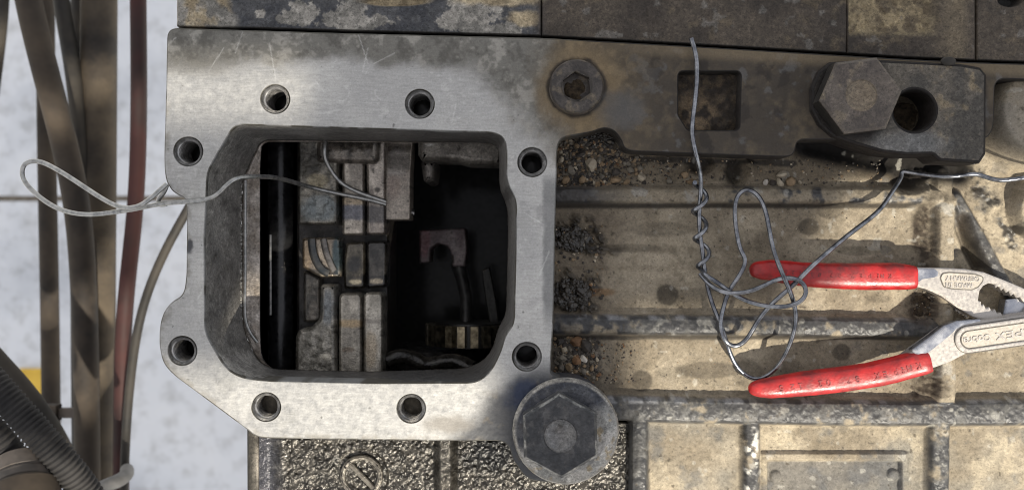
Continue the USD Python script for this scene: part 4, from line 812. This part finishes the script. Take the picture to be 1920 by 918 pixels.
S1 = [(1296, 72, 3), (1304, 100, 3), (1307, 140, 2.5), (1302, 200, 2), (1298, 245, 2), (1304, 285, 1), (1314, 336, -7), (1311, 411, -12), (1317, 471, -13), (1323, 517, -13), (1335, 567, -14), (1349, 602, -13), (1362, 640, -14), (1376, 677, -16), (1399, 703, -18),
      (1422, 709, -18), (1449, 695, -16), (1472, 663, -12), (1488, 622, -8), (1491, 581, -5), (1479, 540, -2), (1463, 503, 0), (1449, 462, -2), (1438, 407, -6), (1422, 368, -9), (1401, 356, -10), (1385, 365, -10), (1378, 395, -10), (1382, 439, -10),
      (1390, 470, -9), (1397, 489, -9), (1383, 521, -10), (1367, 546, -11), (1356, 578, -12), (1351, 613, -12), (1360, 638, -12), (1378, 648, -13), (1399, 636, -12), (1422, 600, -9), (1454, 563, -5), (1486, 535, -3), (1513, 508, -2), (1540, 483, -3),
      (1600, 433, -8), (1650, 392, -12), (1678, 352, -15), (1690, 330, -16), (1692, 322, -16), (1702, 322, -15), (1760, 330, -9), (1800, 329, -7), (1832, 327, -7), (1868, 337, -6), (1920, 333, -5), (1975, 330, -5)]
obj('strand', tube(path(S1, 0.0012), 0.00090, 12), M_wire2, wr)
hel = []
for t in np.linspace(0, 1, 40):
    y = 340 + t * 165; cx = np.interp(y, [336, 411, 471, 517], [1314, 311 + 1000, 1317, 1323]); a = t * 2 * math.pi * 3.2 + 2.6
    hel.append((cx + 12.5 * math.cos(a), y + 4 * math.sin(a), np.interp(y, [336, 411, 517], [-7, -12, -13]) + 2.0 * math.sin(a)))
tail = [(1322, 514, -10), (1340, 526, -9.5), (1367, 545, -8.5), (1399, 563, -8), (1436, 573, -6), (1472, 574, -3), (1502, 563, -1), (1511, 545, -1), (1503, 529, -1), (1482, 521, -0.5), (1454, 525, -3), (1413, 543, -6), (1372, 549, -7), (1342, 541, -9), (1322, 524, -12), (1312, 512, -13)]
obj('strand', tube(path(hel + tail, 0.0009), 0.00088, 12), M_wire2, wr)

# ------------------------------------------------------------------ pliers
pl = thing('pliers', 'water pump pliers with red dipped handles lying on the ribbed casing', 'pliers', loc=P(1800, 600, -0.018))
def grip(spine, z0, name, label=None):
    pts = np.array([[*P(x, y, z0 * 0.001)[:2], z0 * 0.001 + dz * 0.001, hw * S * (D - z0 * 0.001) / D] for x, y, hw, dz in spine])
    q = spline(pts, 0.0012); n = 28; th = np.linspace(0, 2 * np.pi, n, endpoint=False)
    t = np.gradient(q[:, :2], axis=0); t /= np.linalg.norm(t, axis=1, keepdims=True) + 1e-12; nrm = np.stack([-t[:, 1], t[:, 0]], 1)
    w = np.maximum(q[:, 3], 0.0004); e = 0.72
    cx = np.sign(np.cos(th)) * np.abs(np.cos(th)) ** e; sz = np.sign(np.sin(th)) * np.abs(np.sin(th)) ** e
    V = np.zeros((len(q), n, 3)); V[:, :, :2] = q[:, None, :2] + nrm[:, None, :] * (w[:, None] * cx)[:, :, None]; V[:, :, 2] = q[:, None, 2] + np.minimum(w, 0.0047)[:, None] * 0.92 * sz
    R = len(q); V = V.reshape(-1, 3)
    i, j = np.meshgrid(np.arange(R - 1), np.arange(n), indexing='ij'); a = (i * n + j).ravel(); b = (i * n + (j + 1) % n).ravel(); c = a + n; d = b + n
    F = np.vstack([np.stack([a, b, d], 1), np.stack([a, d, c], 1)]); o = len(V)
    V = np.vstack([V, [[*q[0, :3]], [*q[-1, :3]]]]); k = np.arange(n); e0 = (R - 1) * n
    F = np.vstack([F, np.stack([np.full(n, o), (k + 1) % n, k], 1), np.stack([np.full(n, o + 1), e0 + k, e0 + (k + 1) % n], 1)])
    V[:, :3] += (meshkit.fbm(V * 350, 3, 4)[:, None] - 0.5) * 0.0006
    m = trimesh.Trimesh(V, F, process=False)
    if m.volume < 0: m.invert()
    return obj(name, m, M_red, pl, smooth=50, label=label), q
g1, q1 = grip([(1408, 506, 4, 0), (1412, 506, 11, 0), (1424, 506, 16.5, 0), (1450, 507, 19.5, 0), (1490, 512, 22, 0), (1540, 516, 23.5, 0), (1600, 518, 25, 0), (1660, 518, 25.5, 0), (1695, 519, 24.5, 0), (1712, 520, 22.5, 0), (1719, 520, 20.5, 0)], -11.6, 'handle_grip', 'upper red handle grip')
g2_, q2 = grip([(1406, 729, 4, 0), (1410, 729, 10, 0), (1422, 729, 15.5, 0), (1450, 727, 19.5, 0), (1500, 721, 22.5, 0), (1560, 714, 23.5, 0), (1620, 705, 23.5, 1), (1670, 694, 24, 2), (1708, 683, 23.5, 3), (1730, 678, 22, 3.5), (1738, 676, 20, 3.5)], -11.0, 'handle_grip', 'lower red handle grip')
def bevel(pts, z, h, c, r, mat, parent, name, holes=(), label=None):
    poly = rounded(pts, r)
    for hq in holes: poly = poly.difference(hq)
    zt = z
    k = S * (D - zt) / D; W = affinity.affine_transform(poly, [k, 0, 0, -k, -960 * k, 459 * k])
    def cs(p):
        rings = [np.array(p.exterior.coords)[:-1]] + [np.array(q.coords)[:-1] for q in p.interiors]; return m3.CrossSection(rings, m3.FillRule.EvenOdd)
    body = m3.Manifold.extrude(cs(W), h - c).translate([0, 0, zt - h])
    lay = [body]
    n = 6
    for j in range(n):
        ins_ = c * (1 - math.cos((j + 1) / n * math.pi / 2)); ws = W.buffer(-ins_)
        for g in getattr(ws, 'geoms', [ws]): lay.append(m3.Manifold.extrude(cs(g), c * (math.sin((j + 1) / n * math.pi / 2)) + 0.0004).translate([0, 0, zt - c - 0.0004]))
    q = lay[0]
    for x in lay[1:]: q = q + x
    return obj(name, to_tm(q), mat, parent, smooth=40, label=label)
teeth_t = [(1880, 538), (1884, 545), (1888, 541), (1893, 549), (1898, 546), (1902, 555), (1907, 551), (1913, 559), (1919, 557), (1926, 566), (1940, 572)]
slot = Polygon([(1841, 556), (1843, 545), (1850, 536), (1860, 531), (1871, 533), (1873, 540), (1878, 537), *teeth_t, (1930, 585), (1895, 590), (1886, 592), (1883, 586), (1876, 588), (1872, 580), (1866, 583), (1861, 576), (1854, 578), (1851, 571), (1846, 572), (1846, 566), (1840, 564)])
UA = [(1700, 501), (1766, 502), (1814, 504), (1850, 510), (1884, 523), (1920, 538), (1960, 556), (2000, 585), (2000, 640), (1950, 640), (1880, 612), (1848, 601), (1828, 593), (1800, 576), (1771, 555), (1742, 542), (1722, 537), (1700, 536)]
ua = bevel(UA, -0.0095, 0.007, 0.0011, 2, M_plier, pl, 'upper_arm', [slot])
bevel([(1700, 503), (1758, 504.5), (1765, 509), (1764, 518), (1756, 521), (1735, 524), (1722, 533), (1706, 533)], -0.0089, 0.003, 0.0009, 3, M_plier2, ua, 'shank')
pan = rounded([(1768, 521), (1772, 513), (1784, 511), (1830, 514), (1848, 519), (1847, 527), (1838, 538), (1826, 543), (1790, 541), (1774, 537)], 5)
rimw = pan.buffer(2.0).difference(pan)
def flat(poly, z, h, mat, parent, name, label=None):
    k = S * (D - z) / D; W = affinity.affine_transform(poly, [k, 0, 0, -k, -960 * k, 459 * k]); ms = [trimesh.creation.extrude_polygon(g, h, engine='earcut') for g in getattr(W, 'geoms', [W])]
    m = trimesh.util.concatenate(ms); m.apply_translation([0, 0, z - h]); return obj(name, m, mat, parent, smooth=20, label=label)
M_groove = plain('plier_groove', (0.05, 0.045, 0.04), (0.12, 0.11, 0.095), 0.6, 0.4, 600)
pn = flat(pan.buffer(1.6), -0.00935, 0.0004, M_groove, ua, 'stamp_border'); flat(pan.buffer(-0.6), -0.00915, 0.0004, M_recess, ua, 'stamp_panel')
def letters(txt, cx, cy, z, wpx, hpx, ang, mat, parent, name, depth=0.0004, bold=True):
    """Lettering standing on its head in the picture (turned half round), centred on a photo pixel."""
    k = S * (D - z) / D; t = meshkit.text_mesh(txt, 0.01, 0.01, bold); b = t.bounds
    t.apply_translation([-(b[0, 0] + b[1, 0]) / 2, -(b[0, 1] + b[1, 1]) / 2, 0]); t.apply_scale([wpx * k / (b[1, 0] - b[0, 0]), hpx * k / (b[1, 1] - b[0, 1]), depth / 0.01])
    t.apply_transform(trimesh.transformations.rotation_matrix(math.pi + ang, [0, 0, 1])); p = P(cx, cy, z); t.apply_translation([p[0], p[1], z - depth * 0.3]); return obj(name, t, mat, parent, smooth=False)
letters('MADE IN', 1802, 535, -0.00915, 50, 9, -0.03, M_plier, ua, 'lettering'); letters('GERMANY', 1809, 522.5, -0.00915, 64, 9, -0.03, M_plier, ua, 'lettering')
LA = [(1700, 672), (1722, 655), (1752, 634), (1776, 616), (1800, 606), (1845, 601), (1890, 596), (1930, 590), (2000, 578), (2000, 634), (1920, 648), (1860, 656), (1819, 663), (1788, 679), (1739, 697), (1700, 704)]
la = bevel(LA, -0.0055, 0.008, 0.0013, 2, M_plier, pl, 'lower_arm')
bevel([(1716, 657), (1752, 631), (1776, 612), (1800, 603), (1846, 599), (1846, 603), (1812, 611), (1800, 618), (1790, 628), (1770, 645), (1740, 668), (1722, 672)], -0.0046, 0.005, 0.0016, 2, M_plier2, la, 'shoulder')
ob = LineString([(1821, 637), (2000, 611)]).buffer(26, quad_segs=12); obi = LineString([(1823, 637), (2000, 611)]).buffer(17.5, quad_segs=12)
k_ = ob.difference(obi)
rim = flat(ob.buffer(0.6), -0.00515, 0.0006, M_groove, la, 'raised_border'); bevel(list(ob.buffer(-1.2).exterior.coords), -0.0043, 0.0015, 0.0006, 0.5, M_plier, la, 'rim', [obi])
flat(obi.buffer(0.3), -0.0048, 0.0004, M_groove, la, 'groove'); flat(obi.buffer(-2.2), -0.00465, 0.0003, M_recess, la, 'stamp_panel')
letters('Cobra', 1836.5, 636, -0.00465, 51, 12, 0.15, M_plier, la, 'lettering'); letters('KNIPEX', 1923, 624, -0.00465, 104, 13.5, 0.15, M_plier, la, 'lettering')
# toothed inner jaw seen through the slot, and the pivot
for (x, y) in ((1797, 580), (1803, 584), (1810, 587), (1817, 592)):
    tb = trimesh.creation.icosphere(2, 0.0011); tb.apply_translation(P(x, y, -0.017)); obj('jaw_tooth', tb, M_plier, pl)
bevel([(1886, 596), (1892, 562), (1915, 560), (1960, 590), (1960, 606), (1890, 606)], -0.0125, 0.006, 0.0008, 2, M_plier2, pl, 'sliding_jaw')
def ink(txt, q, ta, tb, side, hpx, zoff):
    """Faded print that follows a grip, standing on its head; each word's glyphs are laid along the spine."""
    n = len(txt); ms = []
    for i, ch in enumerate(txt):
        if ch == ' ': continue
        u = ta + (tb - ta) * (i + 0.5) / n; s = u * (len(q) - 1); j = int(s); p = q[j]; d = q[min(j + 1, len(q) - 1), :2] - q[max(j - 1, 0), :2]; ang = math.atan2(d[1], d[0])
        t = meshkit.text_mesh(ch, hpx * S, 0.00012, True); b = t.bounds; t.apply_translation([-(b[0, 0] + b[1, 0]) / 2, -(b[0, 1] + b[1, 1]) / 2, 0])
        t.apply_transform(trimesh.transformations.rotation_matrix(ang + math.pi, [0, 0, 1])); nr = np.array([-math.sin(ang), math.cos(ang)]) * side * S
        t.apply_translation([p[0] + nr[0], p[1] + nr[1], p[2] + min(p[3], 0.0047) * 0.92 + zoff]); ms.append(t)
    return trimesh.util.concatenate(ms)
obj('printed_text', ink('KNIPEX 87 01 125', q2, 0.90, 0.24, -1, 11, 0.00005), M_ink, g2_, smooth=False)
obj('printed_text', ink('KNIPEX 87 01 125', q1, 0.80, 0.28, 1, 7, 0.00005), M_ink, g1, smooth=False)

pl.GetAttribute('xformOp:translate').Set(Gf.Vec3d(*map(float, P(1800, 600, -0.018) - [0, 0, 0.0022])))      # settles on the ribs
# ------------------------------------------------------------------ hoses and pipes at the left
def hose(name, label, cat_, pts, rpx, mat, part='hose', sides=24):
    z = pts[len(pts) // 2][2] * 0.001; t = thing(name, label, cat_, loc=P(*pts[len(pts) // 2][:2], z)); p = path(pts, 0.006)
    obj(part, tube(p, rpx * S * (D - z) / D, sides), mat, t); return t
hose('steel_pipe', 'thick rust brown steel pipe running down the left side behind the flange', 'pipe', [(186, -80, -200), (184, 300, -200), (182, 600, -200), (180, 1000, -200)], 33, M_pipe, 'pipe', 36)
hose('steel_rod', 'dark narrow pipe left of the thick rusty pipe, close beside it', 'pipe', [(146, -80, -215), (146, 300, -215), (146, 600, -215), (150, 1000, -215)], 13, M_hoseb, 'pipe')
hose('slim_pipe', 'slim brown pipe standing alone at the left, crossed by the wire loop', 'pipe', [(84, -80, -240), (88, 300, -240), (93, 560, -240), (98, 1000, -240)], 17, M_hosed, 'pipe')
hose('rubber_hose', 'brown black rubber hose slanting down from the upper left corner to the thick pipe', 'hose', [(38, -80, -160), (62, 40, -160), (100, 190, -165), (132, 320, -170), (150, 440, -172), (160, 640, -180), (165, 1000, -190)], 24, M_hosed)
hose('rubber_hose', 'second dark rubber hose slanting beside the longer one at the top', 'hose', [(104, -80, -190), (118, 20, -190), (136, 130, -192), (150, 260, -192), (158, 420, -196)], 15, M_hoseb)
hose('rubber_hose', 'dark hose showing only at the top left corner of the photo', 'hose', [(8, -80, -230), (2, 40, -230), (-12, 160, -230), (-30, 300, -230)], 12, M_hoseb)
hose('red_hose', 'dull red brown hose running down just left of the flange', 'hose', [(258, -80, -170), (260, 80, -170), (260, 220, -170), (254, 380, -170), (240, 520, -172), (231, 640, -175), (228, 800, -178), (226, 1000, -180)], 15, M_hoser)
hose('thin_hose', 'thin black hose curving out from under the left edge of the flange', 'hose', [(420, 280, -150), (380, 345, -152), (345, 405, -155), (310, 470, -158), (280, 540, -160), (260, 610, -162), (246, 700, -164), (236, 820, -166), (230, 1000, -168)], 8.5, M_hoseb)
hose('rubber_hose', 'short black hose entering from the left edge above the corrugated conduit', 'hose', [(-60, 610, -130), (0, 678, -132), (40, 722, -135), (90, 790, -140), (130, 870, -150), (150, 960, -160)], 17, M_hoseb)
def corrugated(name, label, pts, rpx, pitch=0.0023):
    t = thing(name, label, 'conduit', 'corrugated conduits' if False else None, loc=P(*pts[1][:2], pts[1][2] * 0.001)); p = path(pts, 0.00045); L = np.r_[0, np.cumsum(np.linalg.norm(np.diff(p, axis=0), axis=1))]
    z = pts[1][2] * 0.001; r = rpx * S * (D - z) / D; prof = r * (1 - 0.10 * sstep(0.35, 0.75, 0.5 + 0.5 * np.cos(2 * np.pi * L / pitch)))
    obj('ribbed_tube', tube(p, prof, 36), M_cond, t, smooth=60); return t
corrugated('corrugated_conduit', 'grey corrugated conduit crossing the lower left corner, beside the thick pipe', [(-70, 655, -85), (0, 733, -85), (60, 800, -87), (120, 868, -90), (160, 920, -95), (200, 985, -100)], 30)
corrugated('corrugated_conduit', 'short grey corrugated conduit entering the brown coupling at the left edge', [(-60, 770, -90), (-10, 812, -90), (20, 850, -92), (40, 890, -95)], 29)
cp = thing('conduit_coupling', 'brown grey plastic coupling at the lower left corner, ribbed at its collar', 'coupling', loc=P(45, 900, -0.08))
ax = np.array([0.30, -0.80, 0.50]); ax /= np.linalg.norm(ax); c0 = P(44, 872, -0.092)
def lathe_dir(profile, c, axis, n=64):
    m = rev([(r, h) for h, r in profile], n); R = trimesh.geometry.align_vectors([0, 0, 1], axis); m.apply_transform(R); m.apply_translation(c); return m
obj('collar', lathe_dir([(-0.004, 0), (-0.004, 0.0100), (-0.003, 0.0122), (0.004, 0.0130), (0.0044, 0.0125), (0.0052, 0.0125), (0.0056, 0.0132), (0.009, 0.0136), (0.010, 0.0128), (0.010, 0)], c0, ax), M_coup, cp)
obj('body', lathe_dir([(0.0099, 0), (0.0099, 0.0140), (0.011, 0.0150), (0.03, 0.0155), (0.05, 0.0155), (0.05, 0)], c0 + ax * 0.0002, ax), M_hosed, cp)
st = thing('cable_tie', 'grey strap holding the slim pipe to the thick pipe', 'strap', loc=P(120, 773, -0.2))
bx = trimesh.creation.box([P(170, 0, -.19)[0] - P(78, 0, -.19)[0], 0.0053, 0.004]); bx.apply_translation(P(124, 773, -0.192)); obj('strap', bx, M_coup, st, smooth=False)
bk = trimesh.creation.box([0.012, 0.009, 0.008]); bk.apply_translation(P(90, 773, -0.190)); obj('buckle', bk, M_hosed, st, smooth=False)
cl = thing('pipe_clip', 'pale grey clip round the red hose at the bottom edge', 'clip', loc=P(215, 908, -0.16))
obj('band', tube(path([(188, 915, -150), (205, 907, -145), (222, 900, -145), (236, 890, -152), (238, 880, -165)], 0.002), 0.0035, 14), plain('grey_plastic', (0.08, 0.078, 0.075), (0.14, 0.135, 0.13), 0.7), cl)

# ------------------------------------------------------------------ loose stones, grit and grime
def stone(rx, ry, rz, seed, sub=2):
    m = trimesh.creation.icosphere(sub, 1.0); d = m.vertices / np.linalg.norm(m.vertices, axis=1, keepdims=True)
    R_ = np.random.RandomState(seed); cut = np.ones(len(d))
    for _ in range(9):
        nn_ = R_.randn(3); nn_ /= np.linalg.norm(nn_); cut = np.minimum(cut, R_.uniform(0.55, 0.85) / np.maximum(d @ nn_, 1e-3))
    m.vertices = d * (cut * (1.12 + 0.22 * meshkit.fbm(d * 2.3 + seed * 3.7, 2, seed)))[:, None] * [rx, ry, rz]; m.apply_transform(trimesh.transformations.random_rotation_matrix(np.random.RandomState(seed).rand(3))) if False else None
    m.apply_transform(trimesh.transformations.rotation_matrix(seed * 1.7, [0, 0, 1])); return m
def area_pt(x0, y0, x1, y1): return rnd.uniform(x0, x1), rnd.uniform(y0, y1)
def zat(px, py): return float(relief_z(np.array([px]), np.array([py]))[0])
PEB = [(1108, 308, 12, 3, 'biggest tan pebble in the gravel heap below the notch of the dark plate'), (1154, 336, 9, 0, 'brown tan pebble at the right end of the gravel heap'), (1202, 332, 8, 3, 'pale tan pebble lying apart, right of the gravel heap'),
       (1155, 322, 8, 2, 'black pebble just above the brown tan one, right end of the gravel heap'), (1070, 318, 9, 1, 'grey pebble near the flange edge, left of the biggest tan pebble'), (1062, 337, 8, 0, 'tan pebble in the gravel heap corner between flange edge and upper rib'),
       (1128, 330, 6, 1, 'small grey pebble below and right of the biggest tan pebble'), (1092, 336, 7, 0, 'small tan pebble just above the upper rib, below the biggest tan pebble'), (1182, 318, 6, 1, 'small grey pebble in the gap between the heap and the lone pale pebble'),
       (1052, 300, 6, 3, 'small pale pebble touching the flange edge'), (1090, 288, 7, 2, 'black pebble above and left of the biggest tan pebble'), (1122, 345, 6, 0, 'small tan pebble lodged on the upper rib under the gravel heap'),
       (1175, 342, 6, 0, 'small tan pebble on the rib edge right of the gravel heap'), (1200, 315, 5, 1, 'tiny grey pebble above the lone pale pebble'), (1465, 327, 9, 3, 'topmost pale pebble of the little heap under the dark plate corner'),
       (1462, 343, 8, 3, 'lower left pale pebble of the little heap under the dark plate corner'), (1481, 341, 9, 0, 'right hand tan pebble of the little heap under the dark plate corner'), (1450, 343, 6, 2, 'black pebble in the little heap under the dark plate corner'),
       (1436, 342, 5, 5, 'tiny whitish pebble left of the little heap'), (1500, 342, 4, 3, 'tiny pale pebble right of the little heap'), (1284, 328, 6, 0, 'small tan pebble left of the dark wire on the dirt shelf'),
       (1297, 342, 7, 0, 'small tan pebble touching the rib just left of the dark wire'), (1255, 338, 6, 1, 'small grey pebble alone on the dirt shelf left of the dark wire'),
       (1080, 640, 11, 4, 'rusty brown stone in the dirt left of the lower rib end'), (1098, 648, 12, 2, 'black stone next to the rusty brown stone'), (1053, 672, 8, 1, 'grey stone against the flange, above the large flanged bolt'),
       (1058, 655, 6, 3, 'small pale pebble left of the rusty brown stone'), (1082, 676, 8, 4, 'second, smaller rust coloured stone, below the rusty brown one'), (1094, 672, 7, 5, 'whitish oblong stone below the black stone'),
       (1050, 640, 7, 2, 'black pebble against the flange under the lower rib end'), (1068, 688, 7, 0, 'tan pebble just above the flange of the large bolt'), (1052, 690, 6, 1, 'small grey pebble in the corner of flange and large bolt'),
       (1092, 695, 6, 1, 'small grey pebble at the upper rim of the large bolt'), (1110, 690, 5, 0, 'tiny tan pebble right of the others above the large bolt')]
tones = ['tan', 'grey', 'black', 'pale tan', 'rust brown', 'whitish']
for i, (x, y, r, m, lb) in enumerate(PEB):
    zone = 'on the dirt shelf below the dark plate' if y < 400 and x < 1420 else ('in the little heap near the right end of the dark plate' if y < 400 else 'in the dirt between the flange edge and the large flanged bolt')
    z = zat(x, y) + 0.0010; rr = r * S * 1.07; q = P(x, y, z); s = stone(rr, rr * rnd.uniform(0.7, 0.95), rr * 0.75, i + 1, 3); s.apply_translation(q)
    v, f, n = meshkit.arrays(s, 22); pr = put('pebble', v, f, M_peb[m], None, n)
    tag(pr, lb or f'small {tones[m]} pebble {zone}', 'pebble', None if lb else f'{tones[m]} pebbles {zone}')
grit = {k: [] for k in range(5)}
def scatter(n, x0, y0, x1, y1, r0, r1, dens=None):
    for _ in range(n):
        x, y = area_pt(x0, y0, x1, y1)
        if dens and rnd.random() > dens(x, y): continue
        r = rnd.uniform(r0, r1) * S * 1.07; m = stone(r, r * rnd.uniform(0.6, 1), r * 0.7, rnd.randint(1, 4000), 1); m.apply_translation(P(x, y, zat(x, y) + r * 0.25)); grit[rnd.choices(range(5), (3, 5, 7, 1.0, 0.6))[0]].append(m)
scatter(750, 1046, 262, 1215, 350, 1.5, 4.6, lambda x, y: 1.0 if x < 1150 else (0.55 if x < 1200 else 0.3))
scatter(260, 1150, 300, 1660, 350, 0.8, 2.6); scatter(300, 1046, 262, 1330, 352, 0.8, 2.2); scatter(250, 1040, 640, 1190, 720, 0.8, 2.2)
scatter(430, 1040, 632, 1125, 712, 1.5, 4.6, lambda x, y: 1.0 if x < 1100 else 0.45)
scatter(160, 1042, 420, 1130, 580, 1.0, 3.4); scatter(60, 1715, 540, 1750, 600, 1, 3); scatter(160, 1150, 390, 1740, 590, 0.5, 1.4); scatter(80, 1150, 640, 1700, 735, 0.5, 1.4)
for k, ms in grit.items():
    v, f, n = meshkit.arrays(trimesh.util.concatenate(ms), 20); pr = put('grit', v, f, M_peb[k], None, n); tag(pr, f'{tones[k]} grains of grit strewn over the dirt on the casting', 'grit', None, 'stuff')
def clump(name, label, cx, cy, rx, ry, n, mat, seed, rs=(3, 8)):
    R = random.Random(seed); ms = []
    for _ in range(n):
        a, q = R.uniform(0, 2 * math.pi), math.sqrt(R.random()); x, y = cx + rx * q * math.cos(a), cy + ry * q * math.sin(a); r = R.uniform(*rs) * S
        m = stone(r * R.uniform(0.8, 1.6), r, r * 0.7, R.randint(1, 999), 2); m.apply_translation(P(x, y, zat(x, y) + r * 0.2)); ms.append(m)
    v, f, nn = meshkit.arrays(trimesh.util.concatenate(ms), 50); tag(put(name, v, f, mat, None, nn), label, 'grime')
clump('grime_clump', 'clump of black tarry grime against the flange, above the low ridge', 1074, 448, 36, 22, 260, M_grime, 1, (1.2, 4.5))
clump('grime_clump', 'larger clump of black tarry grime against the flange, below the low ridge', 1070, 552, 38, 28, 340, M_grime, 2, (1.2, 5))
clump('grime_clump', 'black oily grime hanging at the foot of the dark plate notch', 1122, 262, 34, 14, 160, M_grime, 3, (1.2, 4))
clump('soil_clump', 'crumbly brown soil caked in the corner below the upper handle of the pliers', 1728, 572, 16, 22, 60, M_soil, 4, (2, 5))
